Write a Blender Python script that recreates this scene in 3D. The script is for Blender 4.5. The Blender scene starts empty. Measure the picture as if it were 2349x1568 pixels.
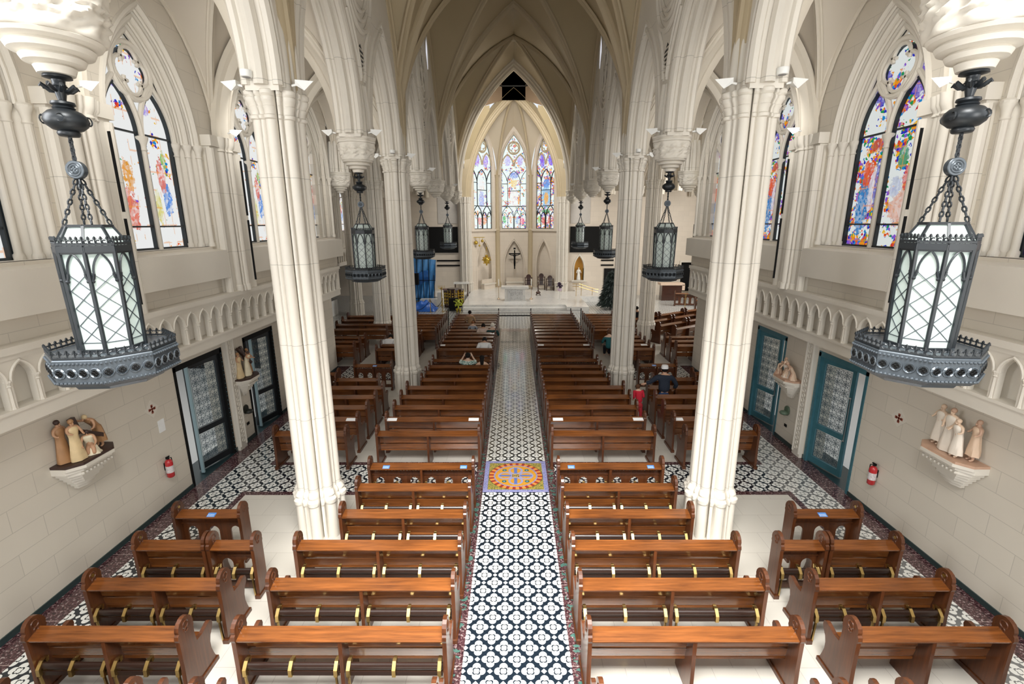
import bpy, math, random
from math import sin, cos, pi, sqrt, radians, atan2
from mathutils import Vector, Matrix
random.seed(7)
SC = bpy.context.scene
COL = SC.collection

# ------------------------------------------------------------------ mesh helper
class MB:
    def __init__(s): s.v=[]; s.f=[]; s.m=[]
    def add(s, vs, fs, mi=0):
        b=len(s.v); s.v.extend([tuple(p) for p in vs])
        for f in fs: s.f.append(tuple(b+i for i in f)); s.m.append(mi)
    def box(s,x0,x1,y0,y1,z0,z1,mi=0,mp=None):
        vs=[(x,y,z) for x in (x0,x1) for y in (y0,y1) for z in (z0,z1)]
        if mp: vs=[mp(*p) for p in vs]
        s.add(vs,[(0,1,3,2),(4,6,7,5),(0,4,5,1),(2,3,7,6),(0,2,6,4),(1,5,7,3)],mi)
    def bar(s,a,b,w,h=None,mi=0,up=(0,0,1)):
        a=Vector(a);b=Vector(b);h=w if h is None else h
        d=(b-a).normalized();u=Vector(up)
        if abs(d.dot(u))>.95: u=Vector((1,0,0))
        x=d.cross(u).normalized();y=x.cross(d)
        vs=[p+x*sx*w/2+y*sy*h/2 for p in (a,b) for sx,sy in ((-1,-1),(1,-1),(1,1),(-1,1))]
        s.add(vs,[(3,2,1,0),(4,5,6,7),(0,1,5,4),(1,2,6,5),(2,3,7,6),(3,0,4,7)],mi)
    def prism(s,poly,mp,w0,w1,mi=0):
        n=len(poly)
        vs=[mp(a,b,w0) for a,b in poly]+[mp(a,b,w1) for a,b in poly]
        s.add(vs,[tuple(range(n))[::-1],tuple(range(n,2*n))]+[(i,(i+1)%n,n+(i+1)%n,n+i) for i in range(n)],mi)
    def lathe(s,prof,c=(0,0,0),seg=16,mi=0,mp=None,ph=0):
        n=len(prof);vs=[]
        for r,z in prof:
            for k in range(seg):
                a=2*pi*k/seg+ph; p=(c[0]+r*cos(a),c[1]+r*sin(a),c[2]+z)
                vs.append(mp(*p) if mp else p)
        fs=[(i*seg+k,i*seg+(k+1)%seg,(i+1)*seg+(k+1)%seg,(i+1)*seg+k) for i in range(n-1) for k in range(seg)]
        fs.append(tuple(range(seg))[::-1]); fs.append(tuple((n-1)*seg+k for k in range(seg)))
        s.add(vs,fs,mi)
    def ball(s,c,r,mi=0,seg=10,sz=1,n=6,sy=1):
        prof=[(max(1e-4,r*sin(pi*i/n)),-r*sz*cos(pi*i/n)) for i in range(n+1)]
        k=len(s.v); s.lathe(prof,(0,0,0),seg,mi)
        s.v[k:]=[(x+c[0],y*sy+c[1],z+c[2]) for x,y,z in s.v[k:]]
    def sweep(s,pts,prof,normals,bins,closed=False,mi=0,cap=True):
        # pts list of Vector, prof list (a,b): offset a*normal + b*binormal
        n=len(prof);vs=[]
        for p,nn,bb in zip(pts,normals,bins):
            for a,b in prof: vs.append(Vector(p)+Vector(nn)*a+Vector(bb)*b)
        m=len(pts);fs=[]
        for i in range(m if closed else m-1):
            j=(i+1)%m
            for k in range(n):
                l=(k+1)%n; fs.append((i*n+k,i*n+l,j*n+l,j*n+k))
        if cap and not closed: fs+= [tuple(range(n))[::-1],tuple((m-1)*n+k for k in range(n))]
        s.add(vs,fs,mi)
    def tube(s,pts,r,seg=6,closed=False,mi=0):
        pts=[Vector(p) for p in pts];m=len(pts);N=[];B=[]
        up=Vector((0,0,1))
        for i in range(m):
            a=pts[(i-1)%m] if (closed or i>0) else pts[i]; b=pts[(i+1)%m] if (closed or i<m-1) else pts[i]
            t=(b-a).normalized() if (b-a).length>1e-9 else Vector((0,0,1))
            if i==0:
                u=up if abs(t.dot(up))<.95 else Vector((1,0,0)); n=u.cross(t).normalized()
            else:
                n=(N[-1]-t*N[-1].dot(t)); n=n.normalized() if n.length>1e-6 else up.cross(t).normalized()
            N.append(n);B.append(t.cross(n))
        rr=r if hasattr(r,'__len__') else None
        prof=[(cos(2*pi*k/seg),sin(2*pi*k/seg)) for k in range(seg)]
        if rr is None: s.sweep(pts,[(a*r,b*r) for a,b in prof],N,B,closed,mi)
        else:
            vs=[pts[i]+(N[i]*a+B[i]*b)*rr[i] for i in range(m) for a,b in prof];n=seg;fs=[]
            for i in range(m-1):
                for k in range(n): fs.append((i*n+k,i*n+(k+1)%n,(i+1)*n+(k+1)%n,(i+1)*n+k))
            fs+=[tuple(range(n))[::-1],tuple((m-1)*n+k for k in range(n))]
            s.add(vs,fs,mi)
    def torus(s,c,R,r,axis='z',seg=12,sub=5,mi=0,mp=None,ry=1):
        pts=[]
        for k in range(seg):
            a=2*pi*k/seg;u,v=R*cos(a),R*ry*sin(a)
            p={'z':(u,v,0),'y':(u,0,v),'x':(0,u,v)}[axis]
            p=(c[0]+p[0],c[1]+p[1],c[2]+p[2]); pts.append(mp(*p) if mp else p)
        s.tube(pts,r,sub,True,mi)
    def mesh(s,name,mats,smooth=0):
        me=bpy.data.meshes.new(name); me.from_pydata(s.v,[],s.f)
        for m in (mats if isinstance(mats,(list,tuple)) else [mats]): me.materials.append(m)
        if any(s.m): me.polygons.foreach_set('material_index',s.m)
        if smooth:
            me.polygons.foreach_set('use_smooth',[True]*len(me.polygons))
            me.set_sharp_from_angle(angle=radians(smooth))
        me.update(); return me
    def build(s,name,mats,parent=None,smooth=0,**kw):
        return ob(name,s.mesh(name,mats,smooth),parent,**kw)

def ob(name,data,parent=None,loc=None,rz=0,**kw):
    o=bpy.data.objects.new(name,data); COL.objects.link(o)
    if parent is not None: o.parent=parent
    if loc is not None: o.location=loc
    if rz: o.rotation_euler=(0,0,rz)
    for k,v in kw.items(): o[k]=v
    return o
def thing(name,label,cat,loc=(0,0,0),rz=0,group=None):
    o=ob(name,None,None,loc,rz,label=label,category=cat); o.empty_display_size=.1
    if group: o['group']=group
    return o
def tag(o,label,cat,group=None):
    o['label']=label;o['category']=cat
    if group:o['group']=group
    return o
def struct(name,mb,mats,smooth=0,label=None,parent=None):
    o=mb.build(name,mats,parent,smooth)
    if parent is None: o['kind']='structure'
    if label:o['label']=label
    return o
KIDS={}
def dup(root,loc,rz=0,label=None,group=None,scale=None,kids=None):
    def cp(o,par):
        c=o.copy(); COL.objects.link(c)
        if par is not None: c.parent=par
        for ch in [k for k in ALLCH.get(o.name,[])]: cp(ch,c)
        return c
    if root.name not in ALLCH:
        def reg(o):
            ALLCH[o.name]=list(o.children)
            for k in o.children: reg(k)
        reg(root)
    r=cp(root,None); r.location=loc; r.rotation_euler=(0,0,rz)
    if scale: r.scale=scale
    if label:r['label']=label
    if group:r['group']=group
    return r
ALLCH={}

# ------------------------------------------------------------------ arches
def pz(d,h,rise):
    """height of a pointed arch above its springing at distance d from the centre"""
    d=min(abs(d),h); R=(rise*rise+h*h)/(2*h)
    return sqrt(max(0,R*R-(d+R-h)**2))
def arch_pts(uc,h,vs,rise,n=12,vb=None):
    """outline left springing -> apex -> right springing"""
    R=(rise*rise+h*h)/(2*h); a1=math.asin(min(1,rise/R)); P=[]
    for i in range(n+1):
        a=a1*i/n; P.append((uc-(R*cos(a)-(R-h)),vs+R*sin(a)))
    P=P+[(2*uc-u,v) for u,v in P[-2::-1]]
    if vb is not None: P=[(uc-h,vb)]+P+[(uc+h,vb)]
    return P
def arch_wall(mb,mp,u0,u1,v0,v1,ops,w0,w1,mi=0,n=10,mr=None):
    """wall with pointed openings; ops: (uc,half,vbottom,vspring,rise); v1 number or function"""
    V1=v1 if callable(v1) else (lambda u:v1)
    mr=mi if mr is None else mr
    def face(a,b,va0,va1,vb0,vb1):
        mb.add([mp(a,va0,w0),mp(b,vb0,w0),mp(b,vb1,w0),mp(a,va1,w0)],[(0,1,2,3)],mi)
        mb.add([mp(a,va0,w1),mp(b,vb0,w1),mp(b,vb1,w1),mp(a,va1,w1)],[(3,2,1,0)],mi)
    def solid(a,b):
        k=max(1,int((b-a)/.5)) if callable(v1) else 1
        for i in range(k):
            p=a+(b-a)*i/k;q=a+(b-a)*(i+1)/k
            face(p,q,v0,V1(p),v0,V1(q))
    cur=u0
    for uc,h,vb,vs,rise in ops:
        if uc-h>cur+1e-6: solid(cur,uc-h)
        P=arch_pts(uc,h,vs,rise,n)
        for (a,za),(b,zb) in zip(P,P[1:]):
            face(a,b,za,V1(a),zb,V1(b))
            if vb>v0+1e-6: face(a,b,v0,vb,v0,vb)
            mb.add([mp(a,za,w0),mp(b,zb,w0),mp(b,zb,w1),mp(a,za,w1)],[(0,3,2,1)],mr)
        for u in (uc-h,uc+h): mb.add([mp(u,vb,w0),mp(u,vs,w0),mp(u,vs,w1),mp(u,vb,w1)],[(0,1,2,3)],mr)
        if vb>v0+1e-6: mb.add([mp(uc-h,vb,w0),mp(uc+h,vb,w0),mp(uc+h,vb,w1),mp(uc-h,vb,w1)],[(0,1,2,3)],mr)
        cur=uc+h
    if u1>cur+1e-6: solid(cur,u1)
    mb.add([mp(u0,v0,w0),mp(u0,V1(u0),w0),mp(u0,V1(u0),w1),mp(u0,v0,w1)],[(0,1,2,3)],mi)
    mb.add([mp(u1,v0,w0),mp(u1,V1(u1),w0),mp(u1,V1(u1),w1),mp(u1,v0,w1)],[(0,3,2,1)],mi)
    mb.add([mp(u0,V1(u0),w0),mp(u1,V1(u1),w0),mp(u1,V1(u1),w1),mp(u0,V1(u0),w1)],[(0,1,2,3)],mi) if not callable(v1) else None
def path_sweep(mb,mp,P,prof,closed=False,mi=0,flip=1,cap=True):
    """sweep prof [(dn,dw)] along plane path P [(u,v)]; dn along the left normal*flip, dw along w"""
    m=len(P);n=len(prof);vs=[]
    for i in range(m):
        a=P[(i-1)%m] if (closed or i>0) else P[i]; b=P[(i+1)%m] if (closed or i<m-1) else P[i]
        tu,tv=b[0]-a[0],b[1]-a[1];L=sqrt(tu*tu+tv*tv) or 1
        nu,nv=-tv/L*flip,tu/L*flip
        if 0<i<m-1 or closed:   # mitre
            p=P[(i-1)%m];q=P[(i+1)%m];c=P[i]
            d1=(c[0]-p[0],c[1]-p[1]);d2=(q[0]-c[0],q[1]-c[1])
            l1=sqrt(d1[0]**2+d1[1]**2) or 1;l2=sqrt(d2[0]**2+d2[1]**2) or 1
            n1=(-d1[1]/l1*flip,d1[0]/l1*flip);n2=(-d2[1]/l2*flip,d2[0]/l2*flip)
            s_=(n1[0]+n2[0],n1[1]+n2[1]);sl=s_[0]**2+s_[1]**2
            k=2/sl if sl>.5 else 1/max(sl**.5,.3)
            nu,nv=s_[0]*k,s_[1]*k
        for dn,dw in prof: vs.append(mp(P[i][0]+nu*dn,P[i][1]+nv*dn,dw))
    fs=[]
    for i in range(m if closed else m-1):
        j=(i+1)%m
        for k in range(n): fs.append((i*n+k,i*n+(k+1)%n,j*n+(k+1)%n,j*n+k))
    if cap and not closed: fs+=[tuple(range(n))[::-1],tuple((m-1)*n+k for k in range(n))]
    mb.add(vs,fs,mi)
def circ(cn,cw,r,n=8): return [(cn+r*cos(2*pi*k/n),cw+r*sin(2*pi*k/n)) for k in range(n)]
def rect(n0,n1,w0,w1): return [(n0,w0),(n1,w0),(n1,w1),(n0,w1)]
# ------------------------------------------------------------------ node expressions
class X_:
    __slots__=('nt','k')
    def __init__(s,nt,k): s.nt=nt;s.k=k
    def _m(s,op,*a):
        n=s.nt.nodes.new('ShaderNodeMath'); n.operation=op
        for i,q in enumerate((s,)+a):
            if isinstance(q,X_): s.nt.links.new(q.k,n.inputs[i])
            else: n.inputs[i].default_value=q
        return X_(s.nt,n.outputs[0])
    def __add__(s,o): return s._m('ADD',o)
    __radd__=__add__
    def __sub__(s,o): return s._m('SUBTRACT',o)
    def __rsub__(s,o): return (s*-1)+o
    def __mul__(s,o): return s._m('MULTIPLY',o)
    __rmul__=__mul__
    def __truediv__(s,o): return s._m('DIVIDE',o)
    def lt(s,o): return s._m('LESS_THAN',o)
    def gt(s,o): return s._m('GREATER_THAN',o)
    def ab(s): return s._m('ABSOLUTE')
    def fr(s): return s._m('FRACT')
    def rnd(s): return s._m('ROUND')
    def sq(s): return s._m('SQRT')
    def sn(s): return s._m('SINE')
    def mn(s,o): return s._m('MINIMUM',o)
    def mx(s,o): return s._m('MAXIMUM',o)
    def at2(s,o): return s._m('ARCTAN2',o)
    def cl(s): 
        r=s._m('ADD',0.0); r.k.node.use_clamp=True; return r
def hyp(a,b): return (a*a+b*b).sq()
class Mat:
    def __init__(s,name):
        s.m=bpy.data.materials.new(name); s.m.use_nodes=True; s.nt=s.m.node_tree
        s.nt.nodes.clear(); s.out=s.nt.nodes.new('ShaderNodeOutputMaterial')
    def node(s,t,**kw):
        n=s.nt.nodes.new(t)
        for k,v in kw.items(): setattr(n,k,v)
        return n
    def pos(s,kind='pos'):
        if kind=='pos': src=s.node('ShaderNodeNewGeometry').outputs['Position']
        else: src=s.node('ShaderNodeTexCoord').outputs['Object']
        sp=s.node('ShaderNodeSeparateXYZ'); s.nt.links.new(src,sp.inputs[0]); s.src=src
        return [X_(s.nt,sp.outputs[i]) for i in range(3)]
    def vec(s,a,b,c=0.0):
        n=s.node('ShaderNodeCombineXYZ')
        for i,q in enumerate((a,b,c)):
            if isinstance(q,X_): s.nt.links.new(q.k,n.inputs[i])
            else: n.inputs[i].default_value=q
        return n.outputs[0]
    def noise(s,vec,scale,detail=3,rough=.5,col=False):
        n=s.node('ShaderNodeTexNoise'); s.nt.links.new(vec,n.inputs['Vector'])
        n.inputs['Scale'].default_value=scale;n.inputs['Detail'].default_value=detail;n.inputs['Roughness'].default_value=rough
        return n.outputs['Color'] if col else X_(s.nt,n.outputs['Fac'])
    def voro(s,vec,scale,col=True,feature='F1'):
        n=s.node('ShaderNodeTexVoronoi',feature=feature); s.nt.links.new(vec,n.inputs['Vector']);n.inputs['Scale'].default_value=scale
        return n.outputs['Color'] if col else X_(s.nt,n.outputs['Distance'])
    def mix(s,f,a,b):
        n=s.node('ShaderNodeMix',data_type='RGBA')
        for i,q in ((0,f),(6,a),(7,b)):
            if isinstance(q,X_): q=q.k
            if hasattr(q,'is_output') or hasattr(q,'links'): s.nt.links.new(q,n.inputs[i])
            elif i==0: n.inputs[0].default_value=q
            else: n.inputs[i].default_value=(*q,1) if len(q)==3 else q
        return n.outputs[2]
    def ramp(s,f,stops,const=False):
        n=s.node('ShaderNodeValToRGB'); s.nt.links.new(f.k if isinstance(f,X_) else f,n.inputs[0]); e=n.color_ramp
        if const:e.interpolation='CONSTANT'
        while len(e.elements)<len(stops): e.elements.new(.5)
        for q,(p,c) in zip(e.elements,stops): q.position=p;q.color=(*c,1)
        return n.outputs[0]
    def bsdf(s,col,rough=.5,metal=0,spec=.5,bump=None,bs=.2,bd=.02,emit=None,es=0,coat=0,alpha=None,trans=0):
        b=s.node('ShaderNodeBsdfPrincipled')
        def setv(n,q):
            if isinstance(q,X_): q=q.k
            if hasattr(q,'links'): s.nt.links.new(q,b.inputs[n])
            elif isinstance(q,(tuple,list)): b.inputs[n].default_value=(*q,1)
            else: b.inputs[n].default_value=q
        setv('Base Color',col);setv('Roughness',rough);setv('Metallic',metal);setv('Specular IOR Level',spec)
        if coat:setv('Coat Weight',coat);b.inputs['Coat Roughness'].default_value=.12
        if emit is not None:setv('Emission Color',emit);setv('Emission Strength',es)
        if trans: setv('Transmission Weight',trans)
        if bump is not None:
            n=s.node('ShaderNodeBump');n.inputs['Strength'].default_value=bs;n.inputs['Distance'].default_value=bd
            s.nt.links.new(bump.k,n.inputs['Height']);s.nt.links.new(n.outputs[0],b.inputs['Normal'])
        s.nt.links.new(b.outputs[0],s.out.inputs[0]); return s.m
    def emit(s,col,st):
        b=s.node('ShaderNodeEmission')
        if hasattr(col,'links'): s.nt.links.new(col,b.inputs[0])
        else: b.inputs[0].default_value=(*col,1)
        b.inputs[1].default_value=st
        s.nt.links.new(b.outputs[0],s.out.inputs[0]); return s.m
def simple(name,col,rough=.5,metal=0,var=.08,scale=6,**kw):
    M=Mat(name); M.pos('obj'); n=M.noise(M.src,scale,3)
    c=M.mix(n,tuple(q*(1-var) for q in col),tuple(min(1,q*(1+var)) for q in col))
    return M.bsdf(c,rough,metal,**kw)

STONE=(.69,.645,.565); STONE_D=(.60,.54,.44)
def m_stone(name,col,jointz=0,rough=.55,joff=0):
    M=Mat(name);x,y,z=M.pos()
    n=M.noise(M.src,1.3,4);n2=M.noise(M.src,14,2)
    c=M.mix(n,tuple(q*.93 for q in col),tuple(min(1,q*1.06) for q in col))
    if jointz:
        j=((z+joff)/jointz).fr().lt(.010/jointz*1.0)
        c=M.mix(j,c,tuple(q*.62 for q in col))
    return M.bsdf(c,rough,bump=n2,bs=.08,bd=.01,spec=.4)
MS=m_stone('limestone',STONE)
MSJ=m_stone('limestone_drums',STONE,1.46,joff=.35)
def m_block(name,ax,col,bw=1.0,bh=.385,mort=.72):
    M=Mat(name);p=M.pos();u=p[1] if ax=='x' else p[0]
    v=M.vec(u,p[2]); b=M.node('ShaderNodeTexBrick');M.nt.links.new(v,b.inputs['Vector'])
    b.inputs['Scale'].default_value=1;b.inputs['Brick Width'].default_value=bw;b.inputs['Row Height'].default_value=bh
    b.inputs['Mortar Size'].default_value=.006;b.inputs['Mortar Smooth'].default_value=.2;b.inputs['Bias'].default_value=0
    b.inputs['Color1'].default_value=(*[q*.965 for q in col],1);b.inputs['Color2'].default_value=(*[min(1,q*1.03) for q in col],1)
    b.inputs['Mortar'].default_value=(*[q*mort for q in col],1)
    n=M.noise(M.src,2.2,4); c=M.mix(n*.5,b.outputs[0],tuple(q*.9 for q in col))
    return M.bsdf(c,.5,spec=.4)
MBX=m_block('limestone_blocks_side','x',(.665,.61,.52))
MBY=m_block('limestone_blocks_end','y',(.70,.62,.52),.9,.42,.8)
def m_vault(name,col,rough):
    M=Mat(name);M.pos();n=M.noise(M.src,.8,3)
    return M.bsdf(M.mix(n,tuple(q*.95 for q in col),tuple(q*1.05 for q in col)),rough,spec=.5)
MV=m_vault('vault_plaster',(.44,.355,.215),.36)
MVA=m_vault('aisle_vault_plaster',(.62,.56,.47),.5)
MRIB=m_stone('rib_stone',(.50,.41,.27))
MMARB=None
def m_marble(name,col,vein,rough=.18,sc=1.2,th=.035):
    M=Mat(name);M.pos()
    w=M.noise(M.src,sc,6,.6); v=(w-.5).ab().lt(th*.35) ; n=M.noise(M.src,4,3)
    v2=((w-.5).ab()*(1/th)).cl()
    c=M.mix(v2,vein,col); return M.bsdf(M.mix(n*.3,c,tuple(q*.94 for q in col)),rough,spec=.5)
MMARB=m_marble('white_marble',(.80,.79,.76),(.62,.62,.61),th=.02)
MMARBG=m_marble('grey_veined_marble',(.66,.66,.65),(.36,.36,.36),sc=.9,th=.015)
def m_wood(name,a,b,rough=.25,coat=.6,axis=0,sc=1.0):
    M=Mat(name);x,y,z=M.pos('obj')
    s=[26*sc,26*sc,26*sc]; s[axis]=1.6*sc
    oi=M.node('ShaderNodeObjectInfo'); r=X_(M.nt,oi.outputs['Random'])
    v=M.vec(x*s[0]+r*40,y*s[1],z*s[2]); n=M.noise(v,1,4,.6)
    r2=M.noise(M.vec(x*.9+r*13,y*.9,z*.9),1.2,2)
    c=M.ramp((n*.7+r2*.45-.1).cl(),[(.2,a),(.75,b)])
    return M.bsdf(c,rough,coat=coat,spec=.5)
MW=m_wood('pew_wood',(.035,.009,.003),(.245,.080,.018))
MWD=m_wood('pew_wood_ends',(.028,.008,.003),(.125,.038,.011),.36,.25,axis=2)
MDW=m_wood('dark_chair_wood',(.03,.012,.008),(.07,.025,.015))
MBRASS=simple('brass',(.62,.44,.17),.28,1.0)
MGOLD=simple('gilt',(.60,.42,.08),.3,.9,var=.35,scale=18)
MIRON=simple('black_iron',(.018,.022,.026),.38,.3,var=.3,spec=.6)
MIRONG=simple('grey_iron',(.075,.09,.105),.34,.55,var=.3,spec=.7)
MLEATH=simple('dark_leather',(.020,.009,.006),.3,0,var=.3,scale=30,spec=.6)
MBLACK=simple('black_matte',(.008,.008,.008),.7,spec=.15)
MWHITE=simple('white_paint',(.80,.80,.77),.45)
MPAPER=simple('white_paper',(.82,.83,.83),.7)
MTEAL=simple('teal_painted_metal',(.05,.16,.20),.35,.1,var=.2)
MTEALL=simple('pale_blue_metal',(.30,.42,.46),.35,.1)
MRED=simple('red_paint',(.45,.02,.025),.25,spec=.6)
def m_frost():
    M=Mat('frosted_glass');M.pos('obj')
    d=M.node('ShaderNodeBsdfDiffuse');d.inputs[0].default_value=(.74,.82,.79,1)
    t=M.node('ShaderNodeBsdfTranslucent');t.inputs[0].default_value=(.80,.90,.86,1)
    g=M.node('ShaderNodeBsdfGlossy');g.inputs['Roughness'].default_value=.15
    a=M.node('ShaderNodeMixShader');a.inputs[0].default_value=.45
    M.nt.links.new(d.outputs[0],a.inputs[1]);M.nt.links.new(t.outputs[0],a.inputs[2])
    b=M.node('ShaderNodeMixShader');b.inputs[0].default_value=.05
    M.nt.links.new(a.outputs[0],b.inputs[1]);M.nt.links.new(g.outputs[0],b.inputs[2]);M.nt.links.new(b.outputs[0],M.out.inputs[0])
    return M.m
MFROST=m_frost()
# ---- floor
def m_floor():
    M=Mat('floor_tiles');x,y,z=M.pos();xc=(x-.03);ax=xc.ab()
    def pat():
        a=.386
        u=xc/a; v=(y-5.33)/a
        s=u+v;t=u-v; ls=s-s.rnd(); lt=t-t.rnd()
        lu=((ls+lt)*.5).ab(); lv=((ls-lt)*.5).ab()
        mx=lu.mx(lv);mn=lu.mn(lv)
        lobe=hyp(mx-.19,mn).lt(.150); mid=mx.lt(.2)*mn.lt(.13)
        corner=((mx-.5).ab()+mn).lt(.105)
        white=lobe.mx(mid).mx(corner)
        ro=hyp(lu-.066,lv-.066).lt(.080); ri=hyp(lu-.045,lv-.045).lt(.056)
        ring=ro*(1-ri)
        return (1-white).mx(ring)
    blk=pat()
    white=M.mix(M.noise(M.src,3,2),(.68,.68,.64),(.76,.76,.72))
    pc=M.mix(blk,white,(.008,.014,.022))
    # worn, half rubbed out ink near the side walls on the right
    wear=(ax.gt(6.4))*(x.gt(0))*M.noise(M.src,1.1,2).cl()*.45
    pc=M.mix(wear,pc,(.62,.61,.58))
    # limestone slabs
    b=M.node('ShaderNodeTexBrick');M.nt.links.new(M.vec(xc,y),b.inputs['Vector'])
    b.inputs['Scale'].default_value=1;b.inputs['Brick Width'].default_value=.62;b.inputs['Row Height'].default_value=.62
    b.inputs['Mortar Size'].default_value=.004;b.offset=.5
    for k,c in (('Color1',(.53,.50,.445)),('Color2',(.57,.54,.485)),('Mortar',(.38,.35,.31))): b.inputs[k].default_value=(*c,1)
    base=b.outputs[0]
    # red-black marble border with green rosettes
    n=M.noise(M.src,24,5,.75); n2=M.noise(M.src,9,3)
    mb=M.ramp(n,[(.38,(.012,.010,.012)),(.50,(.065,.022,.026)),(.56,(.12,.06,.065)),(.63,(.42,.38,.36))])
    gy=(y/.2).fr()-.5; gx=((ax-.895)/.2)
    gr=hyp(gx,gy).lt(.36)*n2.gt(.50)
    mb=M.mix(gr*.8,mb,(.05,.16,.13))
    tj=(y/.8).fr().lt(.012); mb=M.mix(tj,mb,(.4,.3,.28))
    def band(v,a,b): return v.gt(a)*v.lt(b)
    cross=band(y,10.25,11.55).mx(band(y,18.75,19.85))*ax.lt(7.3)
    crossb=band(y,10.10,11.70).mx(band(y,18.6,20.0))*ax.lt(7.3)
    strip=band(ax,6.52,7.35)*y.lt(20.6); stripb=band(ax,6.38,7.80)*y.lt(20.6)
    aisle=ax.lt(.79)*y.lt(28.6); aisleb=ax.lt(1.0)*y.lt(28.6)
    east=y.gt(28.5)
    bm=stripb.mx(crossb).mx(aisleb); pm=strip.mx(cross*(1-aisleb)).mx(aisle).mx(east)
    c=M.mix(bm,base,mb); c=M.mix(pm,c,pc)
    plate=aisle*band(y,27.6,28.4); c=M.mix(plate*.7,c,(.40,.30,.27))
    th=ax.gt(7.8)*y.lt(20.6)*ax.lt(8.6); c=M.mix(th,c,(.015,.035,.04))
    out=ax.gt(8.6)*y.lt(20.6); c=M.mix(out,c,(.75,.74,.71))
    rough=(bm*-.12)+(pm*-.08)+.30
    rough=rough-(aisle*y.gt(12.0))*.10
    return M.bsdf(c,rough.mx(.09),spec=.75)
MFLOOR=m_floor()
def m_medal():
    M=Mat('mosaic_medallion');x,y,z=M.pos();u=(x-.03)/.79;v=(y-10.98)/.76
    r=hyp(u,v);sqm=u.ab().mx(v.ab());n=M.noise(M.src,30,4,.7);nv=M.voro(M.src,26)
    th=v.at2(u)
    blue=M.ramp(n,[(.35,(.05,.07,.22)),(.5,(.25,.27,.5)),(.65,(.40,.32,.45))])
    corner=M.ramp(n,[(.4,(.03,.07,.03)),(.5,(.25,.25,.06)),(.58,(.55,.33,.06))])
    gold=M.ramp(n,[(.35,(.55,.20,.02)),(.6,(.62,.33,.03))])
    tile=(th*24).sn().gt(-.1); ringc=M.mix(tile,(.30,.03,.02),(.62,.25,.05))
    c=M.mix(sqm.lt(.86),blue,corner)
    c=M.mix(r.lt(.87),c,(.08,.10,.03)); c=M.mix(r.lt(.85),c,ringc); c=M.mix(r.lt(.70),c,blue); c=M.mix(r.lt(.655),c,gold)
    # blue interlaced quatrefoil and cross
    mx=u.ab().mx(v.ab());mn=u.ab().mn(v.ab())
    lob=(hyp(mx-.33,mn)-.20).ab().lt(.035); cr=(mn.lt(.05))*mx.gt(.14)*mx.lt(.52)
    c=M.mix(lob,c,(.30,.30,.48)); c=M.mix(cr,c,(.10,.16,.42))
    flow=hyp(u.ab()-.36,v.ab()-.36).lt(.075); c=M.mix(flow,c,(.03,.13,.10)); c=M.mix(hyp(u.ab()-.36,v.ab()-.36).lt(.03),c,(.2,.3,.55))
    c=M.mix(hyp(u,v).lt(.12),c,(.50,.36,.12))
    return M.bsdf(c,.3)
MMED=m_medal()
# ------------------------------------------------------------------ architecture
ZS=8.30                      # springing height
STEP=4.2221; YS=[0.43+STEP*k for k in range(9)]      # .43 ... 34.2
COLX=4.02; WX=7.8
def polar_union(lobes,n=80,core=0):
    out=[]
    for k in range(n):
        a=2*pi*k/n;d=(cos(a),sin(a));r=core
        for cx,cy,rr in lobes:
            b=cx*d[0]+cy*d[1];c=cx*cx+cy*cy-rr*rr;D=b*b-c
            if D>0: r=max(r,b+sqrt(D))
        out.append(r)
    return out
CL=[(.345*cos(k*pi/4+.1),.345*sin(k*pi/4+.1),.093) for k in range(8)]+[(.368*cos((k+.5)*pi/4+.1),.368*sin((k+.5)*pi/4+.1),.036) for k in range(8)]
CLO=polar_union(CL,192,.285)
def cluster(mb,c,levels,outline=CLO,mi=0,f=None):
    n=len(outline);vs=[]
    for i,(z,s) in enumerate(levels):
        for k,r in enumerate(outline):
            a=2*pi*k/n; q=r*s if f is None else f(a,z,r*s)
            vs.append((c[0]+q*cos(a),c[1]+q*sin(a),z))
    m=len(levels);fs=[(i*n+k,i*n+(k+1)%n,(i+1)*n+(k+1)%n,(i+1)*n+k) for i in range(m-1) for k in range(n)]
    fs+=[tuple(range(n))[::-1],tuple((m-1)*n+k for k in range(n))]
    mb.add(vs,fs,mi)
RN=[(.05,-.18),(-.05,-.18),(-.09,-.11),(-.16,-.10),(-.22,-.045),(-.22,.045),(-.16,.10),(-.09,.11),(-.05,.18),(.05,.18)]
RS=[(a*.75,b*.7) for a,b in RN]
# --- column prototype
def make_column(zb=0.0):
    t=thing('clustered_column','x','column')
    m=MB();cluster(m,(0,0),[(0,1.16),(.76,1.14),(.78,1.20),(.86,1.22),(.91,1.10),(.95,1.13),(1.0,1.08),(1.05,1.0)]);m.build('plinth',MS,t,35)
    m=MB();cluster(m,(0,0),[(1.05,1.0),(4.5,.985),(7.86,.97)]);m.build('shaft',MSJ,t,35)
    m=MB();cluster(m,(0,0),[(7.86,.98),(7.875,1.06),(7.92,1.07),(7.94,1.0),(8.0,1.02),(8.05,1.09),(8.07,1.06),(8.12,1.12),(8.14,1.16),(8.19,1.17),(8.205,1.13),(8.23,1.20),(8.28,1.21),(8.30,1.17)]);m.build('capital',MS,t,35)
    m=MB();cluster(m,(0,0),[(8.30,1.0),(8.9,.95),(9.5,.8)]);m.build('springer',MSJ,t,35)
    return t
def leaf(a,z,r):
    t=(8.16-z)/.40
    if 0<t<1:
        w=sin(t*pi)
        return r+.034*w*sin(8*a+3*sin(t*9))*cos(t*13+2*sin(4*a))+.022*w*abs(sin(4*a+t*5))-.01*sin(23*a+t*30)*w
    return r
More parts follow.
